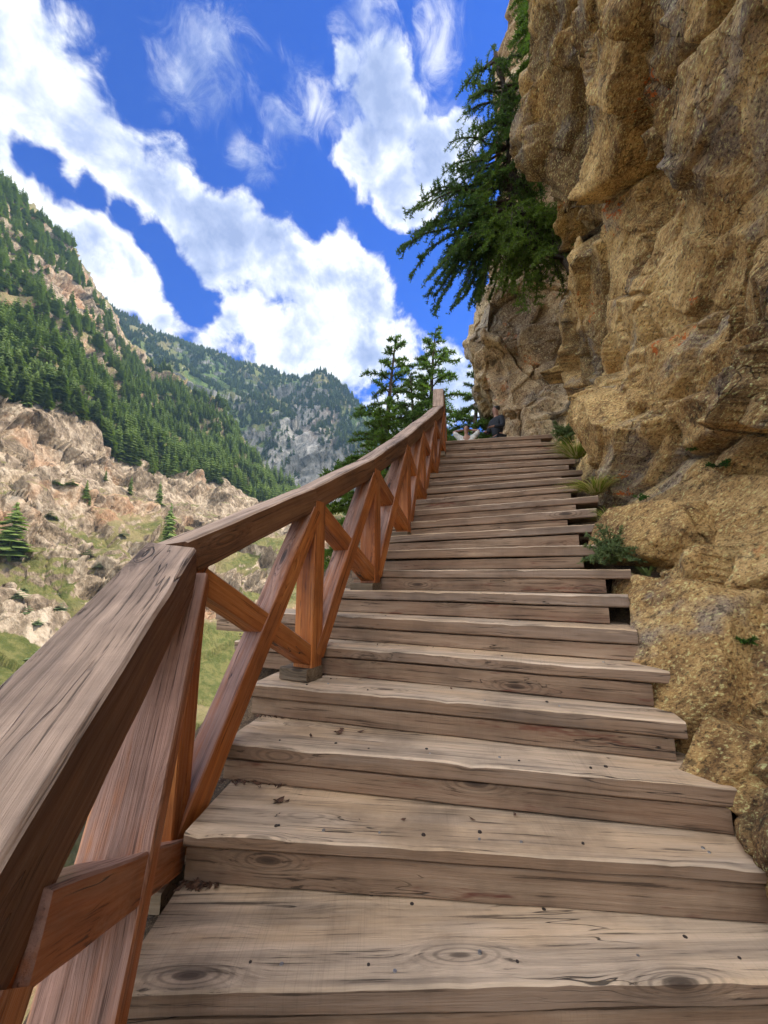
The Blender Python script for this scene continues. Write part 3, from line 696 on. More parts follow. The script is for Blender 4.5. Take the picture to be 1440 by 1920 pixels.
riser_r = {0: 1760, 1: 1600, 2: 1367, 3: 1262, 4: 1220, 5: 1196, 6: 1139, 7: 1133, 8: 1091, 9: 1083, 10: 1062, 11: 1078, 12: 1069, 13: 1062, 14: 1052, 15: 1068, 16: 1062, 17: 1040, 18: 1058, 19: 1050, 20: 1014}
def on_line(k, px):
    d, yaw = line_k(k); z = Hk(k); s = 0.0
    c, si = math.cos(yaw), math.sin(yaw)
    P0 = np.array([.4, d, z]); D0 = np.array([c, -si, 0])
    # solve projected x == px for s  (plane through camera and pixel column)
    ra, rb = ray(px, 300), ray(px, 1500); nrm = np.cross(ra, rb)
    s = -(P0 @ nrm) / (D0 @ nrm)
    return P0 + D0 * s

def beam(p0, p1, up, w, h, seed, rough=0.0015, seg=0.10, m0=None, m1=None, bev=0.006, worn=0.0, sag=0.0):
    """timber from p0 to p1: w across, h along 'up', axis at the centre; m0/m1 = mitre plane normals. Returns V,F,WC"""
    g = np.random.default_rng(seed)
    p0 = np.array(p0, float); p1 = np.array(p1, float); ax = p1 - p0; L = np.linalg.norm(ax); ax /= L
    up = np.array(up, float); up -= ax * (up @ ax); up /= np.linalg.norm(up); side = np.cross(ax, up)
    b = bev; hw, hh = w / 2, h / 2
    ring = []
    def edgepts(a, c, nn):
        return [(a[0] + (c[0] - a[0]) * i / nn, a[1] + (c[1] - a[1]) * i / nn) for i in range(nn)]
    cs = [(-hw + b, -hh), (hw - b, -hh), (hw, -hh + b), (hw, hh - b), (hw - b, hh), (-hw + b, hh), (-hw, hh - b), (-hw, -hh + b)]
    for i in range(8):
        a, c = cs[i], cs[(i + 1) % 8]; nn = 1 if i % 2 else max(2, int(math.dist(a, c) / .05))
        ring += edgepts(a, c, nn)
    ring = np.array(ring); nr = len(ring)
    ns = max(2, int(L / seg)) + 1; V = []; W = []; off = g.random(3) * 50
    for i in range(ns):
        t = L * i / (ns - 1)
        base = p0 + ax * t
        for (a, c) in ring:
            q = base + side * a + up * c
            if i == 0 and m0 is not None:
                q = q + ax * (((p0 - q) @ m0) / (ax @ m0))
            if i == ns - 1 and m1 is not None:
                q = q + ax * (((p1 - q) @ m1) / (ax @ m1))
            V.append(q); W.append((t, a, c))
    V = np.array(V); W = np.array(W)
    if rough:
        nP = np.stack([W[:, 0] * 3 + off[0], W[:, 1] * 12 + off[1], W[:, 2] * 12 + off[2]], 1)
        n1 = fbm(nP, 3); n2 = fbm(nP + 40, 3)
        V = V + side * (n1 * rough)[:, None] + up * (n2 * rough)[:, None]
        if worn:   # worn front-top arris chips
            e = (np.abs(W[:, 1]) > hw - 2 * b) & (W[:, 2] > hh - 2 * b)
            ch = np.clip(fbm(np.stack([W[:, 0] * 5 + off[1], 0 * W[:, 0], W[:, 1]], 1), 3) - .1, 0, 1)
            V = V - up * (e * ch * worn)[:, None]
        if sag:
            V = V + up * (fbm(np.stack([W[:, 0] * .9 + off[2], 0 * W[:, 0], 0 * W[:, 0]], 1), 2) * sag)[:, None]
    F = []
    for i in range(ns - 1):
        for j in range(nr):
            a, c = i * nr + j, i * nr + (j + 1) % nr; F.append((a, c, c + nr, a + nr))
    # caps
    capV = []; capW = []
    for (i, rev) in ((0, True), (ns - 1, False)):
        ids = list(range(i * nr, i * nr + nr)); n0 = len(V) + len(capV)
        for q in ids: capV.append(V[q]); capW.append((W[q][2] * .3, W[q][1], W[q][0] + W[q][2]))
        r = list(range(n0, n0 + nr)); F.append(tuple(r[::-1] if rev else r))
    V = np.concatenate([V, np.array(capV)]); W = np.concatenate([W, np.array(capW)]) + off
    # orient faces outwards
    return V, F, W
def timber(name, mat, parent, *a, **kw):
    V, F, W = beam(*a, **kw)
    me = np_mesh(name, V, F)
    me.attributes.new('wc', 'FLOAT_VECTOR', 'POINT').data.foreach_set('vector', W.astype(np.float32).ravel())
    import bmesh
    bm = bmesh.new(); bm.from_mesh(me); bmesh.ops.recalc_face_normals(bm, faces=bm.faces); bm.to_mesh(me); bm.free()
    return link(name, me, mat, parent)

stairs = empty('wooden_staircase', (0.3, 1.2, -1.6), 'long weathered timber staircase climbing beside the cliff', 'staircase')
UP = (0, 0, 1)
TH = 0.068
treads = {}
for k in range(-2, 21):
    d, yaw = line_k(k); z = Hk(k); r = np.random.default_rng(100 + k)
    e = ends.get(k, (0, 0))
    if k < 0:
        L = np.array([-.95, d + .2, z]); Rr = np.array([1.45, d - .05, z])
        if k == -1: L, Rr = np.array([-.80, .93, z]), np.array([1.45, 1.02, z])
        else: L, Rr = np.array([-.72, .55, z]), np.array([1.4, .68, z])
        Rz = Rr.copy()
    else:
        L = on_line(k, e[0]); Rr = on_line(k, e[1]); Rz = on_line(k, riser_r[k])
    if k in (0, 1): Rr = L + (Rr - L) / np.linalg.norm(Rr - L) * 2.5; Rz = L + (Rr - L) * .97
    ax = (Rr - L) / np.linalg.norm(Rr - L); back = np.array([-ax[1], ax[0], 0])
    dn, _ = line_k(k + 1); depth = abs((dn - d)) * math.cos(yaw) + .09
    if k < 0: depth = .46
    if k == 20: depth = .5
    if 0 <= k <= 5: depth += .11
    rot = [r.normal() * .006, r.normal() * .006]
    th = (.05 if k == 1 else TH) * (1 + .12 * r.normal() * (k > 1))
    cen = back * (depth / 2) - np.array([0, 0, th / 2])
    o = timber('tread', M_TREAD, stairs, L + cen + [0, 0, rot[0] * (k > 5)], Rr + cen + [0, 0, rot[1] * (k > 5)], UP, depth, th, 300 + k, rough=.003, seg=.06, bev=.007, worn=.016, sag=.004)
    treads[k] = (o, L, Rr, back, depth)
    # riser timber below the tread, set back a little
    rh = RISE - th - .012; back0 = .006 + .008 * r.random()
    rc = back * (back0 + .05) - np.array([0, 0, th + .007 + rh / 2])
    timber('riser', M_RISER, stairs, L + rc + ax * .01, Rz + rc, UP, .10, rh, 400 + k, rough=.003, seg=.08, bev=.005)
# two carrying stringers under the steps
for s in (.12, .86):
    pts = [treads[k][1] * (1 - s) + treads[k][2] * s + treads[k][3] * .16 - np.array([0, 0, .36]) for k in (0, 3, 6, 9, 12, 15, 18, 20)]
    for a, b in zip(pts[:-1], pts[1:]):
        timber('stringer', M_BLOCK, stairs, a, b, UP, .12, .16, int(s * 100) + 7)
# nails
def nail(k, u, v, rad=.0075, mat=M_NAIL):
    o, L, Rr, back, depth = treads[k]
    p = L + (Rr - L) * u + back * (v * depth) + np.array([0, 0, .0015])
    n = 10; V = [p + np.array([rad * math.cos(i * 6.283 / n), rad * math.sin(i * 6.283 / n), -.004]) for i in range(n)] + [p + np.array([rad * .8 * math.cos(i * 6.283 / n), rad * .8 * math.sin(i * 6.283 / n), .0018]) for i in range(n)]
    F = [(i, (i + 1) % n, n + (i + 1) % n, n + i) for i in range(n)] + [tuple(range(n, 2 * n))]
    link('nail', np_mesh('nail', np.array(V), F), mat, o)
for k, lst in {0: [(.19, .16, 0), (.33, .10, 0), (.44, .22, 0), (.30, .72, 1), (.36, .62, 1), (.55, .55, 1), (.72, .3, 1)], 1: [(.14, .16, 1), (.22, .14, 0), (.38, .16, 1), (.47, .24, 1), (.53, .14, 0), (.56, .8, 1), (.66, .8, 1), (.8, .2, 0)],
               2: [(.25, .2, 1), (.45, .25, 1), (.6, .2, 0), (.78, .6, 0), (.8, .2, 1)], 3: [(.2, .3, 0), (.5, .2, 1), (.75, .3, 1)], 4: [(.4, .3, 0), (.7, .25, 1), (.9, .3, 0)], 5: [(.5, .3, 1), (.8, .4, 0)]}.items():
    for (u, v, c) in lst: nail(k, u, v, .0075 if not c else .009, M_RUST if c else M_NAIL)

for k in range(0, 9):
    for i in range(5 if k < 4 else 3):
        u = .12 + .8 * (i + .3 * RNG.random()) / 5; nail(k, u, .14 + .04 * RNG.random(), .006, M_RUST if RNG.random() < .6 else M_NAIL)
# landing boards behind the top tread
land = empty('timber_landing', (2.0, 7.2, Hk(20)), 'flat plank landing at the head of the long staircase', 'landing')
L20, R20, b20 = treads[20][1], treads[20][2], treads[20][3]
for i in range(14):
    o0 = b20 * (.52 + .19 + i * .38) - np.array([0, 0, TH / 2 + .01])
    timber('plank', M_TREAD, land, L20 + o0 + [-.2, 0, 0], R20 + o0 + [.4, 0, 0], UP, .37, TH, 700 + i)

# soil bank and rock under and beside the stairs
def bank():
    n1, n2 = 90, 60; V = np.empty((n1, n2, 3))
    ks = np.linspace(-4, 22, n1)
    for i, k in enumerate(ks):
        kk = np.clip(k, -2, 20); k0 = int(math.floor(min(kk, 19))); f = kk - k0
        A = treads[k0][1] * (1 - f) + treads[k0 + 1][1] * f; B = treads[k0][2] * (1 - f) + treads[k0 + 1][2] * f
        ex = k - kk; sh = np.array([0.02 * ex, .4 * ex, .10 * ex])
        # straight left limit, independent of the ragged tread ends
        Br = B + sh; axis = (A - B); axis = axis / np.linalg.norm(axis)
        z = -.34
        for j in range(n2):
            u = j / (n2 - 1)
            w = u * 6.0 - .9           # metres left of the right end
            p = Br + axis * w + np.array([0, 0, z])
            if w > 2.75: p = p + np.array([0, 0, -(w - 2.75) * 1.9])
            if w < 0: p = p + np.array([0, 0, .25 * -w])
            V[i, j] = p
    P = V.reshape(-1, 3); P[:, 2] += (.08 * fbm(P * 1.3, 4) + .03 * facets(P * 4, 1)[0]) 
    idx = np.arange(n1 * n2).reshape(n1, n2); F = np.stack([idx[:-1, :-1], idx[1:, :-1], idx[1:, 1:], idx[:-1, 1:]], -1).reshape(-1, 4)
    tag(link('bank', np_mesh('bank', P, F, True), M_SOIL), kind='structure')
bank()

# ------------------------------------------------------------------ the railing
rail = empty('wooden_railing', (-.9, 1.75, -1.2), 'reddish brown timber railing with crossed braces on the open side of the stairs', 'railing')
RT_ = [np.array(p) for p in [(-.16, -.75, -.86), (-.50, .56, -.36), (-.86, 1.74, .17), (-.455, 2.58, .635), (-.075, 3.36, 1.095), (.265, 4.13, 1.60), (.52, 4.84, 2.06), (.78, 5.56, 2.52), (1.02, 6.17, 2.95), (1.115, 6.72, 3.52), (1.30, 7.6, 3.54)]]
BZ = [-2.3, -1.80, -1.20, -.56, -.035, .50, 1.0, 1.55, 2.1, Hk(20), Hk(20)]
RW, RH = .19, .155
def plan_dir(a, b): d = b - a; d = np.array([d[0], d[1], 0]); return d / np.linalg.norm(d)
dirs = [(RT_[i + 1] - RT_[i]) / np.linalg.norm(RT_[i + 1] - RT_[i]) for i in range(len(RT_) - 1)]
left = []
for i in range(len(RT_)):
    a = plan_dir(RT_[max(i - 1, 0)], RT_[max(i - 1, 0) + 1]); b = plan_dir(RT_[min(i, len(RT_) - 2)], RT_[min(i, len(RT_) - 2) + 1])
    d = a + b; d /= np.linalg.norm(d); left.append(np.array([-d[1], d[0], 0]))
axis_pts = []
for i, p in enumerate(RT_):
    d = dirs[min(i, len(dirs) - 1)]; axis_pts.append(p + left[i] * (RW / 2) - np.array([0, 0, RH / 2 / max(.8, math.sqrt(1 - d[2] ** 2))]))
for i in range(len(RT_) - 1):
    m0 = (dirs[i] + dirs[i - 1]) if i > 0 else dirs[0]; m1 = (dirs[i] + dirs[i + 1]) if i < len(dirs) - 1 else dirs[i]
    w = RW * (1.0 if i > 1 else 1.12); hh = RH if i > 1 else .205; dz = np.array([0, 0, (RH - hh) / 2 * 1.1])
    timber('handrail', M_RAIL, rail, axis_pts[i] + dz, axis_pts[i + 1] + dz, UP, w, hh, 500 + i, rough=.004, seg=.05, m0=m0, m1=m1, bev=.010)
PW = .115; PD = .145
posts = []
for i in range(0, len(RT_)):
    d = plan_dir(RT_[max(i - 1, 0)], RT_[max(i - 1, 0) + 1]) + plan_dir(RT_[min(i, len(RT_) - 2)], RT_[min(i, len(RT_) - 2) + 1]); d /= np.linalg.norm(d)
    c = RT_[i] + left[i] * (-.005 + PD / 2) + d * (.075 if i == 1 or i == 2 else .04); top = axis_pts[i][2] - .02; bz = BZ[i]
    a = np.array([c[0], c[1], bz]); b = np.array([c[0], c[1], top])
    timber('post', M_BRACE, rail, a, b, tuple(d), PD, PW, 550 + i, rough=.003)
    posts.append((c, d, bz, top))
    # base block lying under the foot of each post
    if i >= 2:
        bc = np.array([c[0], c[1], 0]) + left[i] * .01 - d * .02
        timber('base_block', M_BLOCK, rail, bc + left[i] * .13 + [0, 0, bz - .035], bc - left[i] * .085 + [0, 0, bz - .035], UP, .17, .075, 580 + i, rough=.003)
BD = .142; BWd = .112
for i in range(len(posts) - 1):
    (ca, da, ba, ta), (cb, db, bb, tb) = posts[i], posts[i + 1]
    pd = plan_dir(ca, cb); ia = ca + pd * .03; ib = cb - pd * .03
    lowA = np.array([*ia[:2], ba + .07]); lowB = np.array([*ib[:2], bb + .07])
    hiA = np.array([*ia[:2], ta - .06]); hiB = np.array([*ib[:2], tb - .07])
    s = np.array([-pd[1], pd[0], 0])
    timber('brace', M_BRACE, rail, lowA - s * .003, hiB - s * .003, UP, BD + (.05 if i < 2 else 0), BWd, 600 + i, rough=.003)
    timber('brace', M_BRACE, rail, hiA, lowB, UP, BD - .008 + (.05 if i < 2 else 0), BWd, 640 + i, rough=.003)

# ------------------------------------------------------------------ near conifers
def tube(path, rads, n=7):
    path = np.array(path, float); V = []; F = []
    for i, p in enumerate(path):
        d = path[min(i + 1, len(path) - 1)] - path[max(i - 1, 0)]; d /= np.linalg.norm(d) + 1e-9
        a = np.cross(d, [0.3, .2, 1.0]) if abs(d[2]) < .9 else np.cross(d, [1, 0, 0]); a /= np.linalg.norm(a); b = np.cross(d, a)
        for k in range(n):
            t = k * 2 * math.pi / n; V.append(p + rads[i] * (math.cos(t) * a + math.sin(t) * b))
    for i in range(len(path) - 1):
        for k in range(n):
            F.append((i * n + k, i * n + (k + 1) % n, (i + 1) * n + (k + 1) % n, (i + 1) * n + k))
    return np.array(V), np.array(F)
def merge(parts):
    Vs, Fs, n = [], [], 0
    for V, F in parts:
        Vs.append(V); Fs.append(F + n); n += len(V)
    return np.concatenate(Vs), np.concatenate(Fs)
def tufts(P, D, size, g, nb=7):
    """needle rosettes: nb thin blades at every point P around direction D"""
    n = len(P); D = D / (np.linalg.norm(D, axis=1)[:, None] + 1e-9)
    Vs = []
    for b in range(nb):
        r = g.normal(size=(n, 3)); r[:, 2] += .35; d = r / np.linalg.norm(r, axis=1)[:, None] + .5 * D; d /= np.linalg.norm(d, axis=1)[:, None]
        s = np.cross(d, g.normal(size=(n, 3))); s /= np.linalg.norm(s, axis=1)[:, None] + 1e-9
        L = size * (.7 + .6 * g.random(n))[:, None]; w = size * .13
        Vs.append(np.stack([P + s * w, P - s * w, P + d * L * .6 - s * w * .9, P + d * L, ], 1))
    V = np.concatenate(Vs).reshape(-1, 3); m = len(V) // 4
    i = np.arange(m)[:, None] * 4; F = np.concatenate([i + np.array([[0, 1, 2]]), i + np.array([[0, 2, 3]])])
    return V, F
def limb_foliage(path, g, twig_len, dens, size, droop=.25, flat=.25, start=.2):
    """side twigs along a limb, needle tufts along the twigs"""
    path = np.array(path); seg = np.linalg.norm(np.diff(path, axis=0), axis=1); L = seg.sum(); cum = np.concatenate([[0], np.cumsum(seg)])
    def pt(s):
        return np.array([np.interp(s, cum, path[:, k]) for k in range(3)])
    P, D, tubes = [], [], []
    nt = int(L * dens)
    for i in range(nt):
        s = L * (start + (1 - start) * (i + g.random()) / nt); p = pt(s); d = pt(min(L, s + .05)) - pt(max(0, s - .05)); d /= np.linalg.norm(d) + 1e-9
        side = np.cross(d, [0, 0, 1]); side /= np.linalg.norm(side) + 1e-9
        sg = 1 if g.random() < .5 else -1
        td = d * (.55 + .3 * g.random()) + side * sg * (.6 + .5 * g.random()) + np.array([0, 0, flat * g.normal()]); td /= np.linalg.norm(td)
        tl = twig_len * (.35 + .75 * g.random()) * (1.15 - .75 * s / L)
        m = max(3, int(tl / (size * .38)))
        q = np.linspace(.05, 1, m)[:, None] * tl
        pts = p + td * q + np.array([0, 0, -1]) * (q ** 2) * droop / max(twig_len, .2) + g.normal(size=(m, 3)) * size * .12
        P.append(pts); D.append(np.repeat(td[None], m, 0)); tubes.append(tube([p, pts[m // 2], pts[-1]], [size * .10, size * .07, size * .03], 3))
    m = int(L / (size * .5)) + 2; ss = np.linspace(L * start, L, m); P.append(np.array([pt(s) for s in ss])); D.append(np.repeat((path[-1] - path[-2])[None], m, 0))
    return np.concatenate(P), np.concatenate(D), tubes

def cedar(base, height, spread, seed, label, mat=M_NEEDLE, nl=46, size=.10, lean=(0, 0), start=.12, group=None, dens=7.0, az=None):
    g = np.random.default_rng(seed); base = np.array(base, float)
    root = empty('cedar_tree', tuple(base), label, 'tree', group)
    tp = [base + np.array([lean[0] * t ** 1.3 + .02 * height * math.sin(4 * t + seed) * t, lean[1] * t, height * t]) for t in np.linspace(0, 1, 10)]
    tr = [height * .018 * (1 - t) ** .8 + .012 for t in np.linspace(0, 1, 10)]
    Vt, Ft = tube(tp, tr, 9); link('trunk', np_mesh('trunk', Vt, Ft, True), M_BARK, root)
    Ps, Ds, tb, limbs = [], [], [], []
    tpa = np.array(tp)
    for i in range(nl):
        t = start + (1 - start) * ((i + g.random() * .8) / nl); o = np.array([np.interp(t, np.linspace(0, 1, 10), tpa[:, k]) for k in range(3)])
        a = i * 2.4 + g.normal() * .4; Lr = spread * ((1 - t) ** .75) * (.55 + .6 * g.random()) + .15
        up = .35 * (t) + .12 * g.normal()
        d = np.array([math.cos(a), math.sin(a), 0]); path = [o + d * Lr * s + np.array([0, 0, Lr * (up * s + .22 * s - .42 * s * s)]) for s in np.linspace(0, 1, 7)]
        limbs.append(tube(path, [height * .0045 * (1 - s) ** .7 * (1.3 - t) + .004 for s in np.linspace(0, 1, 7)], 5))
        P, D, tbs = limb_foliage(path, g, Lr * .36, dens, size); Ps.append(P); Ds.append(D); tb += tbs
    Vl, Fl = merge(limbs + tb); link('branch', np_mesh('branch', Vl, Fl, True), M_BARK, root)
    V, F = tufts(np.concatenate(Ps), np.concatenate(Ds), size, g, 6)
    link('crown', np_mesh('crown', V, F), mat, root); return root

def tree_at(px_base, px_top, y, zb, spread, seed, label, **kw):
    T = at_y(*px_top, y); cedar((at_y(px_base, 800, y)[0], y, zb), T[2] - zb, spread, seed, label, lean=(T[0] - at_y(px_base, 800, y)[0], 0), **kw)
tree_at(806, (818, 618), 15.0, 0.2, 3.6, 21, 'tall cedar with dark straight trunk behind the railing top', nl=74, size=.15, start=.12, dens=7)
tree_at(722, (735, 632), 13.5, -.8, 3.3, 22, 'wide cedar with layered drooping branches left of the railing top', nl=74, size=.14, start=.1, dens=7, mat=M_NEEDLE)
tree_at(876, (892, 668), 13.0, .4, 2.0, 23, 'bushy cedar between the railing top and the rock buttress', nl=74, size=.12, start=.12, dens=7)
tree_at(700, (712, 770), 10.0, -1.4, 2.3, 24, 'low spreading cedar just over the railing, lowest of the trees', nl=80, size=.11, start=.3, mat=M_NEEDLE2, dens=9)
tree_at(770, (775, 700), 12.0, -1.0, 1.5, 25, 'small cedar in front of the tall dark cedar', nl=40, size=.12, start=.2)

# tree growing out of the cliff
def cliff_tree():
    g = np.random.default_rng(77)
    pts = [at_y(1098, 535, 5.6), at_y(1062, 490, 6.0), at_y(1020, 458, 6.4), at_y(975, 420, 6.8), at_y(955, 360, 7.0), at_y(952, 280, 7.1), at_y(948, 200, 7.0), at_y(938, 140, 6.9), at_y(925, 88, 6.9)]
    root = empty('leaning_cedar', tuple(pts[0]), 'dark cedar growing sideways out of the cliff over the stairs', 'tree')
    rads = [.085, .075, .065, .055, .045, .036, .026, .015, .006]
    V, F = tube(pts, rads, 9); link('trunk', np_mesh('trunk', V, F, True), M_BARK, root)
    tips = [  # limb start index, tip px, py, y
        (3, (748, 490), 6.0), (3, (770, 530), 6.2), (3, (800, 570), 6.4), (3, (790, 440), 6.3), (4, (775, 400), 6.4), (4, (800, 370), 6.6), (3, (850, 590), 6.3), (3, (900, 575), 6.5), (2, (960, 560), 6.2), (2, (1010, 530), 6.3),
        (3, (830, 540), 6.9), (3, (880, 520), 7.2), (4, (850, 470), 7.2), (4, (820, 430), 7.4), (4, (850, 380), 7.4), (5, (830, 330), 7.0), (5, (860, 300), 7.1), (5, (845, 270), 6.7), (5, (880, 250), 6.8), (6, (870, 215), 6.8),
        (6, (885, 190), 6.9), (6, (900, 170), 6.8), (7, (885, 165), 6.9), (7, (905, 130), 6.9), (8, (930, 100), 6.9), (6, (1000, 150), 7.4), (6, (1005, 200), 7.3), (5, (1010, 290), 7.5), (5, (1000, 350), 7.5), (4, (1020, 400), 7.4), (1, (1095, 450), 6.3), (1, (1080, 420), 6.5),
        (1, (1100, 490), 6.0), (2, (1050, 420), 6.6), (2, (1000, 390), 6.3), (3, (940, 480), 6.0), (3, (900, 450), 6.0), (4, (900, 400), 6.2), (4, (890, 340), 6.4), (5, (920, 300), 6.4), (5, (930, 260), 6.3), (6, (940, 220), 6.4), (7, (980, 110), 7.3), (7, (960, 150), 6.5),
        (3, (920, 540), 6.8), (3, (860, 560), 7.1), (2, (985, 500), 6.8), (3, (870, 420), 6.8), (4, (840, 350), 7.0)]
    Ps, Ds, tb, limbs = [], [], [], []
    tips = tips + [(int(g.integers(1, 4)), (990 + 110 * g.random(), 405 + 165 * g.random()), 5.9 + .6 * g.random()) for _ in range(15)] + [(int(g.integers(4, 8)), (930 + 80 * g.random(), 110 + 300 * g.random()), 6.7 + .5 * g.random()) for _ in range(18)] + [(3, (860 + 120 * g.random(), 500 + 90 * g.random()), 6.3 + .8 * g.random()) for _ in range(8)]
    tips = tips + [(i, (tp[0] + g.normal() * 26, tp[1] + g.normal() * 22), y + g.normal() * .3) for (i, tp, y) in tips if tp[0] < 1040 and (tp[1] > 400 or tp[0] % 3 == 0)] + [(i, (tp[0] + g.normal() * 22, tp[1] + 15 + g.normal() * 25), y - .1 + g.normal() * .2) for (i, tp, y) in tips if tp[0] >= 980 and tp[1] > 380 for _ in (0, 1)] + [(i, (tp[0] * .6 + 950 * .4 + g.normal() * 20, tp[1] - 6 + g.normal() * 22), y + g.normal() * .3) for (i, tp, y) in tips if tp[0] < 900]
    for (i, tp, y) in tips:
        s = pts[i] + (pts[min(i + 1, 8)] - pts[i]) * g.random() * .8; e = at_y(*tp, y); L = np.linalg.norm(e - s)
        path = [s + (e - s) * t + np.array([0, 0, (.14 if tp[1] > 480 else .10) * L * math.sin(math.pi * t * .9)]) + g.normal(size=3) * .02 * L * (0 < t < 1) for t in np.linspace(0, 1, 7)]
        limbs.append(tube(path, [.030 * (1 - t) * min(1, L) + .005 for t in np.linspace(0, 1, 7)], 5))
        P, D, tbs = limb_foliage(path, g, min(.46, L * .40), 11, .058, droop=.02, flat=.30, start=.3); Ps.append(P); Ds.append(D); tb += tbs
    V, F = merge(limbs + tb); link('branch', np_mesh('branch', V, F, True), M_BARK, root)
    P = np.concatenate(Ps); D = np.concatenate(Ds)
    rr_ = np.array([at_y(930, 460, 6.4)]); side = (P[:, 0] / P[:, 1] > rr_[0, 0] / rr_[0, 1] - .06 * g.random(len(P))) & (P[:, 2] < at_y(930, 330, 6.4)[2])
    for msk, mt in ((~side, M_NEEDLE), (side, M_NEEDLE2)):
        V, F = tufts(P[msk], D[msk], .056, g, 4); link('crown', np_mesh('crown', V, F), mt, root)
cliff_tree()
def ledge_tree():
    g = np.random.default_rng(78)
    pts = [at_y(1010, 120, 7.6), at_y(1000, 60, 7.7), at_y(992, 0, 7.8), at_y(985, -60, 7.9), at_y(980, -120, 8)]
    root = empty('ledge_cedar', tuple(pts[0]), 'cedar on the ledge at the very top edge of the picture, between two rock faces', 'tree')
    V, F = tube(pts, [.06, .05, .04, .03, .01], 7); link('trunk', np_mesh('trunk', V, F, True), M_BARK, root)
    Ps, Ds, tb, limbs = [], [], [], []
    for (i, tp, y) in [(0, (975, 130), 7.2), (0, (1000, 170), 7.3), (1, (965, 70), 7.3), (1, (1005, 90), 7.2), (1, (975, 40), 7.4), (2, (970, 0), 7.5), (2, (1010, 10), 7.4), (2, (985, 30), 7.2), (3, (960, -40), 7.6), (0, (990, 200), 7.4), (0, (965, 160), 7.4), (1, (985, 100), 7.0)]:
        s = pts[i]; e = at_y(*tp, y); L = np.linalg.norm(e - s); path = [s + (e - s) * t + np.array([0, 0, .1 * L * math.sin(math.pi * t)]) for t in np.linspace(0, 1, 5)]
        limbs.append(tube(path, [.02 * (1 - t) + .004 for t in np.linspace(0, 1, 5)], 5)); P, D, tbs = limb_foliage(path, g, .45, 16, .07, start=.1); Ps.append(P); Ds.append(D); tb += tbs
    V, F = merge(limbs + tb); link('branch', np_mesh('branch', V, F, True), M_BARK, root)
    V, F = tufts(np.concatenate(Ps), np.concatenate(Ds), .08, g, 6); link('crown', np_mesh('crown', V, F), M_NEEDLE2, root)
ledge_tree()

# ------------------------------------------------------------------ plants along the right of the stairs
def grass_tuft(name, p, h, n, spread, mats, seed, label, droop=.5, dirx=-.3):
    g = np.random.default_rng(seed); p = np.array(p, float); V = []; F = []; mi = []
    for i in range(n):
        a = g.random() * 6.283; r = spread * .3 * g.random(); b = p + np.array([r * math.cos(a), r * math.sin(a), 0]); L = h * (.5 + .7 * g.random())
        d = np.array([math.cos(a) * spread * (.4 + g.random()), math.sin(a) * spread * (.4 + g.random()), 0]) + np.array([dirx * h * .5, -.1 * h, 0])
        s = np.cross(d, [0, 0, 1]); s /= np.linalg.norm(s) + 1e-9; w = .0038 * (1 + g.random()); n0 = len(V); m = 6
        for k in range(m):
            t = k / (m - 1); q = b + d * t + np.array([0, 0, L * (t - droop * t * t)]); ww = w * (1 - t * .9)
            V += [q - s * ww, q + s * ww]
        for k in range(m - 1): F.append((n0 + 2 * k, n0 + 2 * k + 1, n0 + 2 * k + 3, n0 + 2 * k + 2)); mi.append(1 if g.random() < .0 else i % 100 < 55)
    me = np_mesh(name, np.array(V), np.array(F)); [me.materials.append(m) for m in mats]
    me.polygons.foreach_set('material_index', np.array(mi, dtype=np.int32)); o = link(name, me, None); tag(o, label, 'plant'); return o
def bush(name, p, sz, n, leaf, mat, seed, label, cat='bush'):
    g = np.random.default_rng(seed); p = np.array(p, float); Ps, Ds, st = [], [], []
    for i in range(n):
        d = g.normal(size=3); d[2] = abs(d[2]) * .9 - .1; d /= np.linalg.norm(d); e = p + d * np.array(sz) * (.6 + .5 * g.random())
        path = [p + (e - p) * t + np.array([0, 0, -.15 * sz[2] * t * t]) for t in np.linspace(0, 1, 5)]
        st.append(tube(path, [.004 * (1 - t) + .0012 for t in np.linspace(0, 1, 5)], 3))
        P, D, tb = limb_foliage(path, g, sz[2] * .35, 45, leaf, start=.15); Ps.append(P); Ds.append(D)
    root = empty(name, tuple(p), label, cat)
    V, F = merge(st); link('stem', np_mesh('stem', V, F), M_BARK, root)
    V, F = tufts(np.concatenate(Ps), np.concatenate(Ds), leaf, g, 4); link('foliage', np_mesh('foliage', V, F), mat, root)
bush('bush', at_y(1150, 1040, 2.70), (.20, .16, .27), 34, .022, M_BUSH, 31, 'grey-green feathery bush at the right ends of the middle steps')
bush('bush', at_y(1060, 820, 5.2), (.26, .25, .32), 22, .030, M_BUSH, 32, 'olive green bush at the top right end of the stairs')
bush('bush', at_y(1200, 935, 3.3), (.07, .07, .07), 8, .02, M_FERN, 33, 'small green sprig by the dry grass against the rock')
grass_tuft('grass_tuft', at_y(1082, 858, 4.55), .34, 260, .26, (M_DRY, M_GRASS), 41, 'bright green grass tuft below the olive bush')
grass_tuft('grass_tuft', at_y(1118, 925, 3.75), .34, 260, .26, (M_GRASS, M_DRY), 42, 'pale dry grass tuft hanging over the step ends', droop=.75)
grass_tuft('grass_tuft', at_y(1148, 985, 3.2), .26, 90, .14, (M_DRY, M_GRASS), 43, 'thin dry grass just above the grey-green bush')
grass_tuft('grass_tuft', at_y(1215, 1080, 2.6), .12, 40, .07, (M_DRY, M_BUSH), 44, 'little tuft of dry stalks under the grey-green bush')
def surf(px, py):       # nearest cliff surface point along a view direction
    r = ray(px, py); r = r / np.linalg.norm(r); t = CLIFF_P @ r; d = np.linalg.norm(CLIFF_P - t[:, None] * r, axis=1)
    ok = np.where((d < .03) & (t > 0))[0]
    if len(ok) == 0: return at_y(px, py, 2.2)
    return CLIFF_P[ok[np.argmin(t[ok])]] + np.array([-.02, -.02, 0])
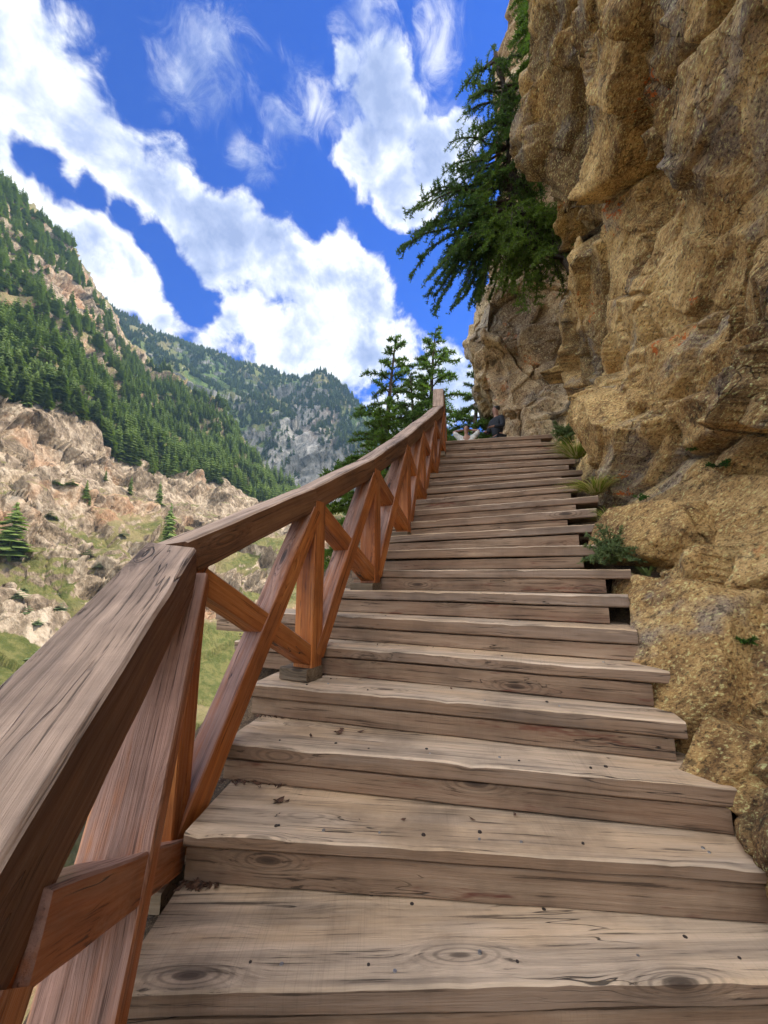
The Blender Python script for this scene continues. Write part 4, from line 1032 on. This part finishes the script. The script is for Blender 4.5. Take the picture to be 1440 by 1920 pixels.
for i, (q, s, lab) in enumerate([((1345, 885), .07, 'small fern in the rock crack above the dark streak'), ((1290, 1108), .05, 'tiny green fern on the rock above the golden block'), ((1300, 850), .04, 'tiny moss sprig higher in the same rock crack'), ((1405, 1195), .05, 'dark green fern at the right edge above the golden block')]):
    bush('fern', surf(*q), (s, s, s), 9, .016, M_FERN, 50 + i, lab, 'fern')

# leaf litter and debris
def litter(name, spots, label, seed, cat='leaf litter'):
    g = np.random.default_rng(seed); V, F = [], []
    for (k, u, v, su, sv, n) in spots:
        o, L, Rr, back, depth = treads[k]
        for _ in range(n):
            p = L + (Rr - L) * (u + su * g.normal()) + back * depth * (v + sv * g.normal()) + np.array([0, 0, .004 + .006 * g.random()])
            a = g.random() * 6.28; s = .004 + .012 * g.random() ** 2; l = np.array([math.cos(a), math.sin(a), .3 * g.normal()]) * s * 1.6; w = np.array([-math.sin(a), math.cos(a), .5 * g.normal()]) * s * .7
            n0 = len(V); V += [p - l, p + w, p + l + [0, 0, s * .5], p - w]; F.append((n0, n0 + 1, n0 + 2)); F.append((n0, n0 + 2, n0 + 3))
    me = np_mesh(name, np.array(V), np.array(F)); o = link(name, me, M_LITTER); tag(o, label, cat, kind='stuff')
litter('leaf_litter', [(3, .10, .72, .035, .10, 90), (1, .03, .84, .03, .03, 50), (1, .10, .83, .03, .02, 40), (0, .03, .84, .015, .03, 70), (2, .04, .78, .03, .03, 25), (4, .06, .5, .05, .15, 120), (5, .06, .5, .05, .15, 80), (2, .3, .6, .2, .15, 8), (1, .3, .6, .2, .2, 8), (3, .4, .5, .2, .15, 8), (4, .5, .5, .15, .2, 8)],
       'crumbled brown leaves and grit lying on the steps by the railing', 61)
def dry_leaf(k, u, v, label):
    o, L, Rr, back, depth = treads[k]; p = L + (Rr - L) * u + back * depth * v + np.array([0, 0, .006]); V = []
    for i in range(9):
        a = i * 6.283 / 9; r = .018 * (1 + .4 * math.sin(3 * a)); V.append(p + np.array([r * math.cos(a) * 1.3, r * math.sin(a), .008 + .008 * math.sin(2 * a)]))
    V.append(p); F = [(9, i, (i + 1) % 9) for i in range(9)]
    me = np_mesh('dry_leaf', np.array(V), F); tag(link('dry_leaf', me, M_LITTER), label, 'leaf')
dry_leaf(1, .12, .50, 'curled dark dead leaf alone on the second step')
dry_leaf(2, .24, .45, 'small crumpled dead leaf on the third step')

# ------------------------------------------------------------------ people on the landing
def skin_body(name, joints, edges, mat, parent, sub=2):
    me = bpy.data.meshes.new(name); names = list(joints); me.from_pydata([joints[k][0] for k in names], [(names.index(a), names.index(b)) for a, b in edges], []); me.update()
    o = bpy.data.objects.new(name, me); col.objects.link(o); me.materials.append(mat)
    sk = o.modifiers.new('Skin', 'SKIN'); sk.use_smooth_shade = True
    lay = me.skin_vertices[0] if len(me.skin_vertices) else None
    if lay is None:
        import bmesh
        bm = bmesh.new(); bm.from_mesh(me); bm.verts.layers.skin.verify(); bm.to_mesh(me); bm.free(); lay = me.skin_vertices[0]
    for i, k in enumerate(names):
        r = joints[k][1]; r = r if isinstance(r, tuple) else (r, r); lay.data[i].radius = r; lay.data[i].use_root = (i == 0)
    ss = o.modifiers.new('Sub', 'SUBSURF'); ss.levels = sub; ss.render_levels = sub
    o.parent = parent; return o
def person(loc, rz, h, pose, label, top_mat, leg_mat, vest=None, cap=True):
    root = empty('person', loc, label, 'person'); root.rotation_euler = (0, 0, rz); s = h / 1.75
    J = {'pelvis': ((0, 0, .93), (.13, .10)), 'belly': ((0, 0, 1.08), (.125, .095)), 'chest': ((0, .0, 1.30), (.155, .105)), 'neck0': ((0, -.005, 1.45), (.06, .06)), 'neck': ((0, .01, 1.52), (.052, .055)), 'head0': ((0, .03, 1.60), (.070, .080)), 'head1': ((0, .03, 1.68), (.076, .092)), 'crown': ((0, .02, 1.735), (.05, .06))}
    E = [('pelvis', 'belly'), ('belly', 'chest'), ('chest', 'neck0'), ('neck0', 'neck'), ('neck', 'head0'), ('head0', 'head1'), ('head1', 'crown')]
    for sd, q in ((-1, 'l'), (1, 'r')):
        J['hip' + q] = ((sd * .09, 0, .88), .095); J['knee' + q] = ((sd * .11, .02, .50), .06); J['ank' + q] = ((sd * .12, -.01, .10), .042); J['toe' + q] = ((sd * .13, .15, .04), (.042, .03))
        E += [('pelvis', 'hip' + q), ('hip' + q, 'knee' + q), ('knee' + q, 'ank' + q), ('ank' + q, 'toe' + q)]
        sh = (sd * .185, 0, 1.40); J['sh' + q] = (sh, .06)
        el, wr = pose[q]; J['el' + q] = (el, .043); J['wr' + q] = (wr, .028); E += [('chest', 'sh' + q), ('sh' + q, 'el' + q), ('el' + q, 'wr' + q)]
        d = np.array(wr) - np.array(el); d /= np.linalg.norm(d); pc = tuple(np.array(wr) + d * .06); J['pa' + q] = (pc, (.036, .018)); E.append(('wr' + q, 'pa' + q))
        sdv = np.cross(d, [0, 0, 1.0]); sdv /= np.linalg.norm(sdv) + 1e-9
        for f_, (of, ln) in enumerate([(-.03, .065), (-.01, .078), (.01, .072), (.03, .055)]):
            k = 'f%d%s' % (f_, q); J[k] = (tuple(np.array(pc) + sdv * of + d * ln * .55 + np.array([0, 0, -.005])), .009); J[k + 'b'] = (tuple(np.array(pc) + sdv * of + d * ln + np.array([0, 0, -.02])), .008); E += [('pa' + q, k), (k, k + 'b')]
        k = 'th' + q; J[k] = (tuple(np.array(wr) + d * .035 - sdv * .045), .010); E.append(('wr' + q, k))
    body = skin_body('body', J, E, M_SKIN, root)
    gr = .022
    T = {k: (J[k][0], tuple(r + gr for r in (J[k][1] if isinstance(J[k][1], tuple) else (J[k][1],) * 2))) for k in ('pelvis', 'belly', 'chest', 'neck0', 'shl', 'ell', 'wrl', 'shr', 'elr', 'wrr')}
    TE = [('pelvis', 'belly'), ('belly', 'chest'), ('chest', 'neck0')] + [('chest', 'shl'), ('shl', 'ell'), ('chest', 'shr'), ('shr', 'elr')]
    if vest is None: TE += [('ell', 'wrl'), ('elr', 'wrr')]
    else: T.pop('wrl'); T.pop('wrr')
    skin_body('jacket' if vest is None else 'shirt', T, TE, top_mat, root)
    if vest is not None:
        Vv = {k: (J[k][0], tuple(r + .03 for r in J[k][1])) for k in ('belly', 'chest')}; skin_body('vest', Vv, [('belly', 'chest')], vest, root)
    Lg = {'pelvis': ((0, 0, .93), (.15, .12))}; LE = []
    for q in 'lr':
        for k, r in (('hip', .11), ('knee', .08), ('ank', .065)): Lg[k + q] = (J[k + q][0], r)
        LE += [('pelvis', 'hip' + q), ('hip' + q, 'knee' + q), ('knee' + q, 'ank' + q)]
    skin_body('trousers', Lg, LE, leg_mat, root)
    for q in 'lr': skin_body('shoe', {'a': ((J['ank' + q][0][0], -.03, .05), .052), 'b': (J['toe' + q][0], (.05, .04))}, [('a', 'b')], M_SHOE, root)
    skin_body('hair', {'a': ((0, -.03, 1.64), (.100, .085)), 'b': ((0, -.005, 1.72), (.105, .115)), 'c': ((0, .015, 1.775), (.07, .08))}, [('a', 'b'), ('b', 'c')], M_HAIR, root)
    skin_body('nose', {'a': ((0, .118, 1.655), .012), 'b': ((0, .135, 1.63), .014)}, [('a', 'b')], M_SKIN, root, 1)
    for sd in (-1, 1): skin_body('eye', {'a': ((sd * .03, .108, 1.665), .010), 'b': ((sd * .034, .108, 1.665), .010)}, [('a', 'b')], M_HAIR, root, 1)
    skin_body('mouth', {'a': ((-.02, .112, 1.60), .006), 'b': ((.02, .112, 1.60), .006)}, [('a', 'b')], simple_mat('lips', (.25, .08, .06)), root, 1)
    root.scale = (s, s, s); return root
ZL = Hk(20) - .01
p1 = at_y(930, 763, 8.6)
person((p1[0], 8.6, ZL), R(115), p1[2] - ZL, {'l': ((-.27, .05, 1.14), (-.16, .26, 1.12)), 'r': ((.27, .05, 1.14), (.12, .27, 1.08))}, 'person in a black jacket and dark cap standing on the landing by the rock', M_BLACK, M_DARK)
p2 = at_y(874, 799, 9.9)
person((p2[0], 9.9, ZL), R(170), p2[2] - ZL, {'l': ((-.36, .03, 1.58), (-.10, -.09, 1.67)), 'r': ((.36, .03, 1.58), (.10, -.09, 1.67))}, 'person in a lime and white top with both hands behind the head', M_WHITE, M_DARK, vest=M_LIME)

# ------------------------------------------------------------------ haze in the valley air
def haze():
    m = bpy.data.materials.new('haze'); m.use_nodes = True; nt = m.node_tree; nt.nodes.remove(nt.nodes['Principled BSDF'])
    v = nt.nodes.new('ShaderNodeVolumePrincipled'); v.inputs['Color'].default_value = (0.45, 0.74, 1.0, 1); v.inputs['Density'].default_value = 0.00015; v.inputs['Anisotropy'].default_value = 0.2
    nt.links.new(v.outputs[0], [n for n in nt.nodes if n.type == 'OUTPUT_MATERIAL'][0].inputs['Volume'])
    x0, x1, y0, y1, z0, z1 = -2500, 2500, -2100, 2500, -62, 600
    V = [(x, y, z) for z in (z0, z1) for x, y in ((x0, y0), (x1, y0), (x1, y1), (x0, y1))]
    F = [(3, 2, 1, 0), (4, 5, 6, 7), (0, 1, 5, 4), (1, 2, 6, 5), (2, 3, 7, 6), (3, 0, 4, 7)]
    o = link('haze', np_mesh('haze', np.array(V), F), m); tag(o, 'thin blue haze filling the valley air', 'haze', kind='stuff')
haze()
